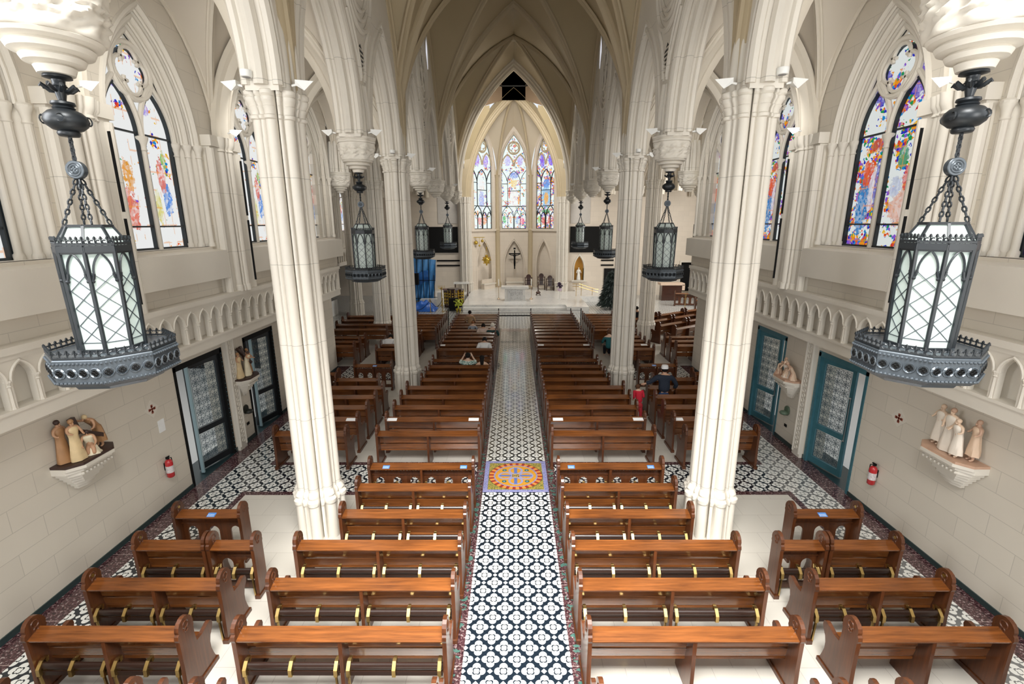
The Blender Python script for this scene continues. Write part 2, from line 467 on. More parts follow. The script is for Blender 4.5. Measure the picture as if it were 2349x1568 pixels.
def make_pendant():
    t=thing('hanging_corbel','x','corbel')
    oc=[.49*(.965+.035*cos(8*2*pi*k/96)) for k in range(96)]
    m=MB();cluster(m,(0,0),[(8.16,.93),(8.17,.98),(8.21,1.0),(8.23,.96),(8.26,1.02),(8.30,1.03)],oc);m.build('abacus',MS,t,35)
    lv=[(7.755,.80)]+[(7.76+.4*i/16,.82+.13*i/16) for i in range(17)]
    m=MB();cluster(m,(0,0),lv,oc,f=leaf);m.build('carved_foliage',MS,t,60)
    m=MB();m.lathe([(.04,7.47),(.13,7.475),(.15,7.53),(.13,7.545),(.21,7.56),(.23,7.60),(.21,7.62),(.29,7.64),(.31,7.68),(.29,7.70),(.36,7.72),(.38,7.75),(.36,7.765)],seg=40);m.build('stepped_finial',MS,t,30)
    m=MB();cluster(m,(0,0),[(8.30,.98),(8.9,.95),(9.5,.8)]);m.build('springer',MSJ,t,35)
    return t
ordn=['nearest','second','third','fourth','fifth','sixth']
colp=make_column(); penp=make_pendant(); first=[1,1]
def column(x,y,label):
    if first[0]: first[0]=0; colp.location=(x,y,0); colp['label']=label; colp['group']='clustered stone columns'; return colp
    return dup(colp,(x,y,0),0,label,'clustered stone columns')
def pendant(x,y,label):
    if first[1]: first[1]=0; penp.location=(x,y,0); penp['label']=label; penp['group']='carved corbels hanging from the arcades'; return penp
    return dup(penp,(x,y,0),0,label,'carved corbels hanging from the arcades')
for s,sn_ in ((-1,'left'),(1,'right')):
    column(s*COLX,YS[2],f'tall cream clustered column in the {sn_} foreground beside the front pews')
    column(s*COLX,YS[4],f'clustered stone column on the {sn_} of the nave, beyond the medallion cross aisle')
    column(s*7.2,YS[6],f'shaded clustered column at the {sn_} transept, half behind the nave column')
    pendant(s*COLX,YS[1],f'large carved corbel cut by the top {sn_} edge, carrying the nearest lantern')
    pendant(s*COLX,YS[3],f'white carved corbel between the two {sn_} nave columns, carrying a lantern')
    pendant(s*COLX,YS[5],f'grey carved corbel just beyond the second {sn_} nave column, carrying a lantern')
    pendant(s*COLX,YS[6],f'small carved corbel without a lantern at the {sn_} of the crossing')
    pendant(s*COLX,YS[7],f'small carved corbel carrying the farthest lantern on the {sn_} of the nave')
    pendant(s*COLX,YS[8],f'farthest small corbel on the {sn_}, next to the apse arch')
    pendant(s*7.45,YS[5],f'brown shaded corbel hanging in the {sn_} side aisle at the transept')
    pendant(s*7.3,YS[7],f'corbel deep in the {sn_} transept behind the shaded column')
    pendant(s*10.95,29.3,f'outermost corbel in the {sn_} transept, under the transept vault')
column(-11.0,33.2,'shaded clustered column in the far left transept behind the side altar')
column(14.6,29.9,'clustered column of the far right transept hidden behind the foreground column')

# --- nave vault
def g_n(t): return pz(min(1,abs(t))*4,4,8)
def vault_bay(mb,x0,x1,y0,y1,zs,g,drop=0,N=22,hole=None):
    xc,yc,hx,hy=(x0+x1)/2,(y0+y1)/2,(x1-x0)/2,(y1-y0)/2
    # finer near the springing
    T=[sin(pi/2*(2*i/N-1)) for i in range(N+1)]
    V=[];idx={}
    def z(u,v):
        a,b=abs(u),abs(v)
        return zs+g(b if False else (a if a<b else b)) if False else zs+(g(a) if a<=b else g(b)-drop*(a-b))
    # the groin vault takes the larger coordinate's complement: cells rise to the ridge
    for i,u in enumerate(T):
        for j,v in enumerate(T):
            a,b=abs(u),abs(v)
            zz=zs+(g(min(a,b)) if True else 0)
            zz=zs+(g(a) if a<b else g(b)-drop*(a-b))
            idx[i,j]=len(V);V.append((xc+u*hx,yc+v*hy,zz))
    F=[]
    for i in range(N):
        for j in range(N):
            a,b,c,d=idx[i,j],idx[i+1,j],idx[i+1,j+1],idx[i,j+1]
            if hole:
                mx_=(V[a][0]+V[c][0])/2;my=(V[a][1]+V[c][1])/2
                if hole(mx_,my): continue
            uu=T[i]+T[i+1];vv=T[j]+T[j+1]
            if uu*vv>=0: F+=[(a,c,b),(a,d,c)]
            else: F+=[(a,d,b),(b,d,c)]
    mb.add(V,F)
def rib_diag(mb,x0,x1,y0,y1,zs,g,prof,n=14):
    for (ax,ay,bx,by) in ((x0,y0,x1,y1),(x0,y1,x1,y0)):
        L=sqrt((bx-ax)**2+(by-ay)**2);dx,dy=(bx-ax)/L,(by-ay)/L
        P=[]
        for i in range(2*n+1):
            t=sin(pi/2*(i/n-1)); P.append((L/2*(1+t),zs+g(abs(t))))
        path_sweep(mb,lambda u,v,w:(ax+dx*u-dy*w,ay+dy*u+dx*w,v),P,prof)
def rib_x(mb,y,x0,x1,zs,rise,prof,n=12,vb=None):
    path_sweep(mb,lambda u,v,w:(u,y+w,v),arch_pts((x0+x1)/2,(x1-x0)/2,zs,rise,n,vb),prof)
def rib_y(mb,x,y0,y1,zs,rise,prof,n=12,vb=None):
    path_sweep(mb,lambda u,v,w:(x+w,u,v),arch_pts((y0+y1)/2,(y1-y0)/2,zs,rise,n,vb),prof)
NB=[(YS[0],YS[2]),(YS[2],YS[4]),(YS[4],YS[6]),(YS[6],YS[8])]
mv=MB()
for a,b in NB: vault_bay(mv,-COLX,COLX,a,b,ZS,g_n,.8)
CH1=41.75
def oct_in(x,y,r=2.12): 
    X_a,Y_a=abs(x),abs(y-38.4)
    return X_a<r and Y_a<r and X_a+Y_a<r*1.42
vault_bay(mv,-COLX,COLX,YS[8],CH1,ZS,g_n,.8,40,hole=oct_in)
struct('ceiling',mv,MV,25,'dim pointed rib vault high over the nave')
mr=MB()
for y in (YS[0],YS[2],YS[4],YS[6]): rib_x(mr,y,-COLX,COLX,ZS,8.0,RN,16)
for a,b in NB: rib_diag(mr,-COLX,COLX,a,b,ZS,g_n,RS)
for a,b in NB: mr.ball((0,(a+b)/2,ZS+7.85),.22,sz=.6)
for s in (-1,1):
    for a,b in NB:
        P=[]
        for i in range(29):
            t=sin(pi/2*(i/14-1)); P.append(((a+b)/2+t*(b-a)/2,ZS+g_n(t)-.8*(1-abs(t))))
        path_sweep(mr,lambda u,v,w:(s*(COLX-.27)+w,u,v),P,RS)
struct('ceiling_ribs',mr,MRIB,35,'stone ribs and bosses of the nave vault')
# chancel arch and arch in front of the apse
BIG=[(.35,-.42),(-.05,-.42),(-.12,-.34),(-.20,-.33),(-.26,-.24),(-.36,-.22),(-.46,-.10),(-.46,.10),(-.36,.22),(-.26,.24),(-.20,.33),(-.12,.34),(-.05,.42),(.35,.42)]
for i,(y,pr) in enumerate(((YS[8],BIG),(CH1,BIG))):
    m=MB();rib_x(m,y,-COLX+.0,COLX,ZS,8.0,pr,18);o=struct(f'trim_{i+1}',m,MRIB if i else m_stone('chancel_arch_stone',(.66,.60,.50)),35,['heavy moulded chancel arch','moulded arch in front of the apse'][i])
# lantern drum over the sanctuary
m=MB();R_=2.36;pts=[(R_*cos(pi/8+k*pi/4),38.4+R_*sin(pi/8+k*pi/4)) for k in range(8)]
for k in range(8):
    a,b=pts[k],pts[(k+1)%8]
    za,zb=[ZS+(lambda u,v:g_n(u) if u<v else g_n(v)-.8*(u-v))(abs(p[0])/COLX,abs(p[1]-37.97)/3.77)-.12 for p in (a,b)]
    m.add([(a[0],a[1],za),(b[0],b[1],zb),(b[0],b[1],17.4),(a[0],a[1],17.4)],[(0,3,2,1),(0,1,2,3)])
struct('ceiling_lantern_drum',m,m_vault('drum_plaster',(.40,.29,.19),.6),0,'octagonal drum above the sanctuary')
m=MB();m.add([(x,y,17.4) for x,y in pts],[tuple(range(8))])
for k in range(-2,3): m.box(k*.9-.05,k*.9+.05,36.2,40.6,17.2,17.35,1)
for k in range(4): m.box(-2.2,2.2,37.0+k*.9,37.58+k*.9,17.2,17.35,1)
for z in (16.4,16.9):
    for k in range(8):
        a,b=pts[k],pts[(k+1)%8]; m.bar((a[0]*.97,38.4+(a[1]-38.4)*.97,z),(b[0]*.97,38.4+(b[1]-38.4)*.97,z),.08,.08,1)
struct('ceiling_skylight',m,[simple('dark_skylight',(.09,.085,.06),.4),simple('skylight_bars',(.03,.03,.025),.5)],0,'dark octagonal skylight')

# --- arcade walls
def formeret(y):
    for a,b in NB:
        if a<=y<=b:
            t=abs(y-(a+b)/2)/((b-a)/2); return ZS+max(g_n(min(1,t))-.8*(1-t),.0)+.06
    return ZS
AH=1.64;AR=3.05
DARK=simple('dark_louvre',(.02,.02,.018),.6)
MCLR=Mat('clerestory_daylight').emit((.86,.87,.95),.85)
for s,nm in ((-1,'left'),(1,'right')):
    mp=lambda u,v,w,s=s:(s*(COLX+w),u,v)
    ops=[((YS[k]+YS[k+1])/2,AH,8.27,ZS+.05,AR) for k in range(8)]
    m=MB()
    for k in range(0,8,2): arch_wall(m,mp,YS[k],YS[k+2],8.27,formeret,ops[k:k+2],-.27,.27,0,12)
    for uc,h,vb,vs,rise in ops:
        P=arch_pts(uc,h,vs,rise,12)
        for w in (-.25,.25): path_sweep(m,mp,P,circ(.03,w,.085,7))
        path_sweep(m,mp,P,circ(-.02,0,.11,8))
        P=arch_pts(uc,h+.17,vs,rise+.24,12)
        for w in (-.27,.27): path_sweep(m,mp,P,circ(0,w,.055,6))
    struct(f'wall_nave_{nm}',m,MSJ,35,f'moulded arcade wall along the {nm} of the nave')
    # blind tracery over every corbel
    for k in (1,3,5,7):
        y=YS[k];t=thing('blind_tracery_panel',['','roundel tracery at the top edge beside the %s foreground column','','carved roundel tracery over the corbel between the %s nave columns','','dark roundel tracery over the third corbel on the %s','','distant roundel tracery high over the farthest lantern on the %s'][k]%nm,'tracery',(0,0,0),group='blind tracery roundels')
        m=MB();zc=12.15
        C_=lambda r,q=28,c=(y,zc),ry=1.25:[(c[0]+r*cos(2*pi*i/q),c[1]+ry*r*sin(2*pi*i/q)) for i in range(q)]
        for r,d,wd in ((1.12,.09,.07),(.93,.07,.05),(.78,.05,.05)):
            path_sweep(m,mp,C_(r),circ(0,-.27-.02,wd,6),closed=True)
        for a in (pi/2,pi/2+2*pi/3,pi/2-2*pi/3):
            path_sweep(m,mp,C_(.30,16,(y+.38*cos(a),zc+.47*sin(a)),1.2),circ(0,-.29,.05,6),closed=True)
        for e in (-1,1):   # ogee stems running up from the corbel
            path_sweep(m,mp,[(y+e*.14,9.65),(y+e*.22,10.0),(y+e*.42,10.5),(y+e*.80,11.0),(y+e*1.10,11.6),(y+e*1.2,12.3),(y+e*.95,13.1),(y+e*.35,13.9),(y,14.4)],circ(0,-.28,.06,6))
            path_sweep(m,mp,[(y+e*.12,9.6),(y+e*.30,10.1),(y+e*.9,10.9)],circ(0,-.27,.05,6))
        m.build('tracery_mouldings',MSJ,t,40)
        m=MB();pp=[(y-.0,9.75),(y+.24,10.25),(y,10.45),(y-.24,10.25)];m.prism(pp,mp,-.272,-.276);m.build('louvre_opening',DARK,t)
        for a in (pi/2,pi/2+2*pi/3,pi/2-2*pi/3):
            m=MB();c=(y+.38*cos(a),zc+.47*sin(a));m.prism([(c[0]+.17*cos(q*pi/4),c[1]+.26*sin(q*pi/4)) for q in range(8)],mp,-.272,-.276);m.build('louvre_opening',DARK,t)
        m=MB()
        for q in range(6): m.prism([(y-.2+.02*abs(q-3),9.8+q*.1),(y+.2-.02*abs(q-3),9.8+q*.1),(y+.2,9.83+q*.1),(y-.2,9.83+q*.1)],mp,-.277,-.30)
        m.build('slats',MS,t)
        for e in (-1.35,1.35):
            m=MB();m.prism(arch_pts(y+e,.24,13.25,.62,6,12.75)+[(y+e,12.45)],mp,-.28,-.285);m.build('clerestory_light',MCLR,t)
            m=MB();path_sweep(m,mp,arch_pts(y+e,.28,13.25,.68,6,12.7),rect(-.02,.04,-.31,-.27));m.build('light_surround',MSJ,t)

# --- side aisles
def g_a(t): return pz(min(1,abs(t))*1.79,1.79,3.15)
for s,nm in ((-1,'left'),(1,'right')):
    m=MB();r=MB()
    X0,X1=(COLX,7.6)
    def lr(a,b): return (a,b) if s>0 else (-b,-a)
    for k in range(0,5):
        a,b=lr(X0,X1);vault_bay(m,a,b,YS[k],YS[k+1],ZS,g_a,.15,14);rib_diag(r,a,b,YS[k],YS[k+1],ZS,g_a,[(p*.7,q*.65) for p,q in RS],9)
        rib_y(r,s*7.55,YS[k],YS[k+1],ZS,3.1,[(p*.7,q*.6) for p,q in RS],9)
        m_=0
    for k in range(0,6):
        a,b=lr(X0+.30,7.42);rib_x(r,YS[k],a,b,ZS,2.85,[(p*1.25+.08,q*1.15) for p,q in RN],12)
    # transept compartments
    for (xa,xb) in ((4.02,7.3),(7.3,11.0),(11.0,14.8),(14.8,18.6)):
        for ya,yb in ((YS[5],YS[6]),(YS[6],YS[7]),(YS[7],YS[8]),(YS[8],38.2),(38.2,42.2)):
            if xa>4.1 and ya<YS[5]+.1 and False: continue
            a,b=lr(xa,xb);vault_bay(m,a,b,ya,yb,ZS,g_a,.1,10);rib_diag(r,a,b,ya,yb,ZS,g_a,[(p*.7,q*.65) for p,q in RS],8)
    for y in (YS[6],YS[7],YS[8],38.2):
        for (xa,xb) in ((4.3,7.1),(7.5,10.8),(11.2,14.6),(15,18.6)):
            a,b=lr(xa,xb);rib_x(r,y,a,b,ZS,2.85,RN,9)
    for x in (7.3,11.0,14.8):
        for ya,yb in ((YS[5],YS[6]),(YS[6],YS[7]),(YS[7],YS[8]),(YS[8],38.2),(38.2,42.2)):
            rib_y(r,s*x,ya+.25,yb-.25,ZS,2.9,RN,9)
    struct(f'ceiling_aisle_{nm}',m,MVA,25,f'cream rib vault over the {nm} aisle and transept')
    struct(f'ceiling_aisle_ribs_{nm}',r,m_stone('aisle_rib_'+nm,(.68,.62,.52)),35,f'moulded ribs of the {nm} aisle vault')
# ------------------------------------------------------------------ stained glass
def m_stained(name,dens,figs,seed=0,st=.80,pale=(.80,.84,.82),orange=.5):
    M=Mat(name);x,y,z=M.pos('obj')
    v=M.vec(x+seed*3.7,z+seed*1.3,seed*2.1)
    cells=M.node('ShaderNodeTexVoronoi');M.nt.links.new(v,cells.inputs['Vector']);cells.inputs['Scale'].default_value=15
    sp=M.node('ShaderNodeSeparateColor');M.nt.links.new(cells.outputs['Color'],sp.inputs[0])
    hue=X_(M.nt,sp.outputs[0]);pick=X_(M.nt,sp.outputs[1])
    pal=M.ramp(hue,[(0,(.03,.04,.50)),(.16,(.25,.10,.60)),(.30,(.75,.10,.02)),(.44,(.85,.30,.02)),(.58,(.85,.50,.03)),(.70,(.02,.30,.10)),(.82,(.02,.25,.60)),(.93,(.55,.03,.05))],True)
    n=M.noise(v,3.0,3); d=(pick*.30+n*1.35)
    mask=d.gt(1.18-dens)
    c=M.mix(mask,pale,pal)
    wob=(M.noise(v,7,4,.65)-.5)*1.7
    for (cu,cv,ru,rv,col) in figs:
        rr=hyp((x-cu)/ru,(z-cv)/rv)+wob
        f=rr.lt(1.0); fold=(M.noise(M.vec(x*9,z*1.6,seed),2,2)-.5)*1.1
        cc=M.mix((fold+.45).cl(),tuple(q*.65 for q in col),tuple(min(1,q*1.25+.05) for q in col)); f=f*(pick*.6+.55).cl() if dens>.3 else f*(pick+.25).cl();c=M.mix(f,c,cc)
    g=(((z*2.6).fr().lt(.10)).mx(((x+.07)*4.2).fr().lt(.09)))*n.gt(.52)
    c=M.mix(g*orange,c,(.85,.33,.05))
    return M.emit(c,st)
GL_L=m_stained('bleached_stained_glass_left',.12,[(-.55,6.5,.22,.42,(.75,.18,.12)),(-.45,7.2,.14,.3,(.85,.35,.04)),(.62,6.75,.13,.36,(.12,.30,.75)),(.52,7.25,.12,.36,(.80,.22,.18)),(.30,6.55,.10,.38,(.75,.70,.25)),(-.45,9.0,.1,.1,(.3,.2,.8)),(.35,8.6,.1,.12,(.3,.2,.8)),(.66,7.6,.07,.2,(.25,.55,.15))],1,.95,(.86,.87,.86))
GL_R=m_stained('stained_glass_right',.31,[(-.55,6.6,.20,.62,(.03,.22,.55)),(-.52,7.25,.17,.30,(.80,.10,.03)),(-.35,6.9,.10,.5,(.75,.70,.80)),(-.22,7.0,.08,.5,(.15,.15,.55)),(.5,6.5,.25,.35,(.80,.45,.35)),(.35,6.9,.16,.22,(.55,.60,.75)),(.65,7.1,.15,.25,(.70,.10,.08)),(.4,7.5,.13,.2,(.10,.35,.18)),(-.4,7.85,.16,.12,(.60,.10,.05)),(-.5,9.0,.22,.35,(.1,.08,.55)),(.5,8.9,.18,.3,(.2,.12,.6))],2,.85)
def m_apse(name,seed,dens,figs): return m_stained(name,dens,figs,seed,1.25,(.70,.78,.76),.25)
GA=[m_apse('apse_glass_left',5,.16,[(0,8.2,.30,.7,(.35,.40,.75)),(0,9.4,.35,.5,(.80,.78,.80)),(-.5,7,.1,.3,(.75,.3,.1)),(.3,6.4,.25,.3,(.75,.30,.15)),(-.3,6.4,.25,.3,(.75,.25,.25)),(-.5,11.4,.3,.5,(.35,.2,.75)),(.5,11.4,.3,.5,(.35,.2,.75))]),
    m_apse('apse_glass_centre',8,.22,[(0,9.6,.28,.33,(.80,.55,.15)),(0,8.3,.33,.9,(.85,.87,.86)),(-.42,8.8,.09,.4,(.65,.10,.05)),(.42,8.2,.08,.5,(.80,.35,.10)),(0,10.3,.4,.3,(.15,.25,.7)),(-.85,6.5,.16,.35,(.05,.42,.12)),(.75,6.4,.2,.3,(.75,.12,.25)),(.3,6.4,.13,.35,(.3,.45,.7)),(-.3,6.5,.1,.3,(.75,.35,.2)),(-.55,11.5,.25,.4,(.45,.38,.8)),(.55,11.5,.25,.4,(.45,.38,.8))]),
    m_apse('apse_glass_right',11,.34,[(0,8.4,.28,.6,(.80,.40,.05)),(0,8.5,.5,1.0,(.20,.45,.70)),(0,8.3,.25,.5,(.78,.38,.06)),(0,9.5,.4,.35,(.10,.25,.65)),(0,7.2,.5,.16,(.05,.32,.12)),(-.3,6.4,.2,.3,(.6,.08,.06)),(.4,6.4,.2,.3,(.65,.15,.12)),(-.8,6.5,.15,.3,(.25,.5,.1)),(-.5,11.4,.3,.5,(.18,.1,.75)),(.5,11.4,.3,.5,(.18,.1,.75))])]
MLEAD=simple('lead_bars',(.012,.018,.022),.5)
# ------------------------------------------------------------------ side windows
def window_proto(gl,nm):
    """local x along the wall, y = outward depth, z up; centred on x=0"""
    t=ob(nm,None)
    L=lambda u,v,w:(u,w,v)
    m=MB();H,VSP,RI=.98,8.0,2.0
    m.prism(arch_pts(0,H+.02,VSP,RI,10,5.62),L,.44,.46);m.build('glass',gl,t)
    m=MB()
    path_sweep(m,L,arch_pts(0,H,VSP,RI,12,5.66),rect(-.025,.02,.36,.44))           # black glazing line
    m.box(-H,H,.36,.44,5.64,5.69)
    for e in (-1,1):
        path_sweep(m,L,arch_pts(e*.5,.43,8.05,.95,8,5.66),rect(-.028,0,.36,.44))
        for zz in (6.13,8.05): m.box(e*.5-.43,e*.5+.43,.37,.43,zz,zz+.035)
    q=24;path_sweep(m,L,[(.40*cos(2*pi*i/q)*(1+.16*abs(cos(4*pi*i/q))),9.25+.40*sin(2*pi*i/q)*(1+.16*abs(cos(4*pi*i/q)))) for i in range(q)],rect(-.02,.02,.36,.44),True)
    m.build('leading',MLEAD,t)
    m=MB()
    m.lathe([(.055,5.65),(.055,7.75)],(0,.36,0),10)
    m.lathe([(.06,7.72),(.075,7.74),(.06,7.78),(.07,7.85),(.11,7.95),(.12,8.0),(.10,8.02)],(0,.36,0),12)
    for e in (-1,1):
        P=arch_pts(e*.5,.5,8.02,1.12,8); path_sweep(m,L,P,circ(-.01,.35,.055,7))
    q=20;Cq=lambda r,c:[(c[0]+r*cos(2*pi*i/q),c[1]+r*sin(2*pi*i/q)) for i in range(q)]
    path_sweep(m,L,Cq(.54,(0,9.28)),circ(0,.35,.06,7),True)
    q=10
    for k in range(4):
        a=k*pi/2; P=[(.22*cos(a)+.23*cos(a+(i/q-.5)*pi*1.25),9.28+.22*sin(a)+.23*sin(a+(i/q-.5)*pi*1.25)) for i in range(q+1)]
        path_sweep(m,L,P,circ(0,.35,.04,6))
    m.build('tracery',MS,t,40)
    # splayed embrasure with shafts
    m=MB();n=12
    A=arch_pts(0,1.42,8.0,2.62,n,5.65);B=arch_pts(0,H,VSP,RI,n,5.65)
    vs=[L(u,v,0) for u,v in A]+[L(u,v,.44) for u,v in B];k=len(A)
    m.add(vs,[(i,i+1,k+i+1,k+i) for i in range(k-1)]+[(0,k,2*k-1,k-1)])
    for t_ in (.12,.48,.85):
        h=1.42+(H-1.42)*t_;ri=2.62+(RI-2.62)*t_;w=.44*t_
        path_sweep(m,L,arch_pts(0,h-.03,8.0,ri-.03,n),circ(0,w-.03,.06,7))
        path_sweep(m,L,arch_pts(0,h-.10,8.0,ri-.12,n),circ(0,w+.03,.035,6))
        for e in (-1,1):
            c=(e*(h-.03),w-.03,0)
            m.lathe([(.085,5.65),(.085,5.72),(.06,5.76),(.058,7.72),(.075,7.74),(.06,7.78),(.075,7.88),(.105,7.95),(.11,8.0),(.09,8.03)],c,10)
    m.build('embrasure',MS,t,35)
    m=MB();m.add([(-1.5,-.25,4.86),(1.5,-.25,4.86),(1.5,-.25,5.55),(-1.5,-.25,5.55),(-1.5,.44,5.66),(1.5,.44,5.66),(-1.5,.44,4.86),(1.5,.44,4.86)],[(0,1,2,3),(3,2,5,4),(0,3,4,6),(1,7,5,2),(0,6,7,1)])
    m.build('sill_block',MS,t)
    return t
WL=window_proto(GL_L,'window_1'); WR=window_proto(GL_R,'window_5')
WC=[(YS[k]+YS[k+1])/2 for k in range(0,5)]
def place_win(p,x,y,rz,i,lab):
    if not p.get('kind'):
        p.location=(x,y,0);p.rotation_euler=(0,0,rz);o=p
    else: o=dup(p,(x,y,0),rz); o.name=f'window_{i}'
    o['kind']='structure';o['label']=lab;return o
k=1
for y in WC[1:]: place_win(WL,-7.6,y,pi/2,k,f'stained glass window {ordn[k-1]} along the left aisle wall');k+=1
k=5
for y in WC[1:]: place_win(WR,7.6,y,-pi/2,k,f'stained glass window {ordn[k-5]} along the right aisle wall');k+=1
for i,y in enumerate((27.9,32.1,36.4)): place_win(WL,-12.4,y,pi/2,20+i,f'tall window {ordn[i]} in the left transept')
# ------------------------------------------------------------------ side walls with piers, ledge and blind arcade
def pier(m,X,s,y):
    oc=CLO;c=(X+s*.12,y)
    cluster(m,c,[(4.45,1.05),(4.6,1.02),(4.62,.97),(7.95,.95),(7.97,1.04),(8.02,.98),(8.08,1.05),(8.12,1.1),(8.2,1.12),(8.30,1.16)])
    m.box(min(X-s*.13,X+s*.3),max(X-s*.13,X+s*.3),y-.62,y+.62,4.45,8.05)
    m.box(min(X-s*.2,X+s*.3),max(X-s*.2,X+s*.3),y-.66,y+.66,8.05,8.30)
    for e in (-1,1): m.lathe([(.10,4.45),(.10,8.0)],(X-s*.10,y+e*.58,0),10)
def frieze(m,X,s,y0,y1,sp=.435):
    fx=X-s*.42   # front plane
    mp=lambda u,v,w:(fx+s*w,u,v)
    m.box(min(fx-s*.06,X),max(fx-s*.06,X),y0,y1,4.36,4.47); m.box(min(fx-s*.02,X),max(fx-s*.02,X),y0,y1,4.28,4.36)
    m.box(min(fx,X),max(fx,X),y0,y1,3.28,3.52); m.box(min(fx-s*.03,X),max(fx-s*.03,X),y0,y1,3.50,3.55)
    n=int((y1-y0)/sp);off=(y1-y0-n*sp)/2
    ops=[(y0+off+(i+.5)*sp,.165,3.55,3.96,.26) for i in range(n)]
    arch_wall(m,mp,y0,y1,3.55,4.28,ops,0,.10,0,5)
    for uc,h,vb,vs,r in ops:
        path_sweep(m,mp,arch_pts(uc,h+.02,vs,r+.03,5),circ(0,-.01,.022,5))
        m.lathe([(.045,3.55),(.035,3.59),(.032,3.88),(.05,3.90),(.035,3.92),(.06,3.97),(.055,3.99)],(fx+s*.02,uc-sp/2,0),8)
    m.box(min(fx+s*.26,X),max(fx+s*.26,X),y0,y1,3.5,4.3)
DY={-1:[(10.45,12.30),(13.35,15.05)],1:[(10.10,11.86),(13.35,15.02)]}
for s,nm in ((-1,'left'),(1,'right')):
    m=MB();X=s*WX
    def bx(y0,y1,z0,z1,a=0,b=.5): m.box(min(X+s*a,X+s*b),max(X+s*a,X+s*b),y0,y1,z0,z1)
    (a,b),(c,d)=DY[s]
    bx(-4,a,0,3.4);bx(b,c,0,3.4);bx(d,20.3,0,3.4);bx(a,b,3.03,3.4);bx(c,d,3.03,3.4)
    # upper wall
    mp=lambda u,v,w:(s*(7.6+w),u,v)
    arch_wall(m,mp,-4,20.3,4.45,11.7,[(y,1.42,5.65,8.0,2.62) for y in WC],0,.12,0,12)
    bx(-4,20.3,3.4,4.45,0,.3)
    struct(f'wall_{nm}',m,MBX,30,f'pale limestone block wall along the {nm} aisle')
    m=MB()
    for k in range(0,5): pier(m,s*7.55,s,YS[k])
    struct(f'wall_piers_{nm}',m,MSJ,35,f'clustered half piers between the windows on the {nm}')
    m=MB();frieze(m,s*WX,s,-4,20.3)
    struct(f'trim_{3 if s<0 else 4}',m,MS,35,f'projecting ledge with blind arcade along the {nm} wall')
    m=MB()
    for k in range(1,5):
        for z0,z1 in ((4.7,6.3),(6.42,7.8)): m.box(*sorted((s*7.15,s*7.2)),YS[k]+.243,YS[k]+.258,z0,z1)
    o=struct(f'trim_{5 if s<0 else 6}',m,MBLACK,0,f'thin dark slots in the {nm} wall piers')
    m=MB();m.box(*sorted((X-s*.02,X+s*.01)),-4,a,0,.10);m.box(*sorted((X-s*.02,X+s*.01)),d,20.3,0,.10);m.box(*sorted((X-s*.02,X+s*.01)),b,c,0,.12)
    struct(f'baseboard_{nm}',m,simple('dark_green_marble_'+nm,(.03,.05,.05),.2),0,f'dark marble skirting along the {nm} wall')
    # carved pilaster beside the first door
    m=MB();y0=b+.08 if s<0 else b+.06
    m.box(*sorted((X-s*.10,X+s*.05)),y0,y0+.34,.0,3.28)
    for k in range(22): m.torus((X-s*.11,y0+.17,.25+k*.135),.055,.014,'x',8,4)
    for e in (.03,.31): m.lathe([(.03,.1),(.03,3.25)],(X-s*.10,y0+e,0),8)
    struct(f'trim_{7 if s<0 else 8}',m,MS,35,f'carved stone pilaster beside the near {nm} door')
# left transept wall
m=MB();s=-1
mp=lambda u,v,w:(-(12.4+w),u,v)
arch_wall(m,mp,20.3,42.2,4.45,12,[(y,1.42,5.65,8.0,2.62) for y in (27.9,32.1,36.4)],0,.12,0,12)
for y in (25.7,30.0,34.25,38.5): pier(m,-12.35,-1,y)
struct('wall_transept_left',m,MS,35,'window wall of the left transept')
m=MB();frieze(m,-12.6,-1,21,42.2);struct('trim_9',m,MS,35,'ledge with blind arcade across the left transept')
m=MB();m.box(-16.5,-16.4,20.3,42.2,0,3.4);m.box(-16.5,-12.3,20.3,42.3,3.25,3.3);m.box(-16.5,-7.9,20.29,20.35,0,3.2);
struct('wall_dark_chapel',m,MBLACK,0,'unlit chapel recess under the left transept ledge')  # darkness of the recess is put into the colour: its walls are black
# white panel low wall in left chapel
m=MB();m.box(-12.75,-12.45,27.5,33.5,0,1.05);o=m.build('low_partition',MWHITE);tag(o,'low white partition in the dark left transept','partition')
# right transept outer wall
m=MB();m.box(18.6,18.9,20.3,42.2,0,13);m.box(7.9,18.8,20.0,20.3,0,13);struct('wall_transept_right',m,MBX,0,'outer wall of the right transept')
m=MB();m.box(-18.8,-7.9,20.0,20.3,4.4,13);struct('wall_transept_west_left',m,MBX,0,'west wall of the left transept')
# ------------------------------------------------------------------ east wall, apse
m=MB()
mpE=lambda u,v,w:(u,42.2+w,v)
arch_wall(m,mpE,-19,-4.2,0,12.4,[],0,.3)
arch_wall(m,mpE,4.2,19,0,12.4,[(5.66,.40,1.32,2.35,1.05),(15.15,.62,.3,2.75,.08)],0,.45,0,10)
struct('wall_east',m,MBY,30,'end wall either side of the apse')
m=MB();m.box(14.3,16,42.55,42.66,.2,3.0);o=struct('door_5',m,MBLACK,0,'dark doorway at the end of the right transept')
m=MB();path_sweep(m,mpE,[(14.47,.3),(14.47,2.9),(15.83,2.9),(15.83,.3)],rect(-.05,.09,-.06,.02));struct('trim_10',m,MS,0,'stone surround of the far doorway')
m=MB()
for s in (-1,1): cluster(m,(s*4.12,41.75),[(.45,1.35),(1.1,1.33),(1.13,1.42),(1.2,1.42),(1.25,1.22),(7.8,1.2),(7.83,1.3),(7.95,1.26),(8.1,1.42),(8.3,1.45)])
struct('wall_apse_responds',m,MSJ,35,'clustered shafts carrying the apse arch')
AP=[(-3.75,42.25),(-1.5,44.65),(1.5,44.65),(3.75,42.25)]
apv=MB();apw=MB();aprib=MB()
BO=Vector((0.05,42.0,16.15))
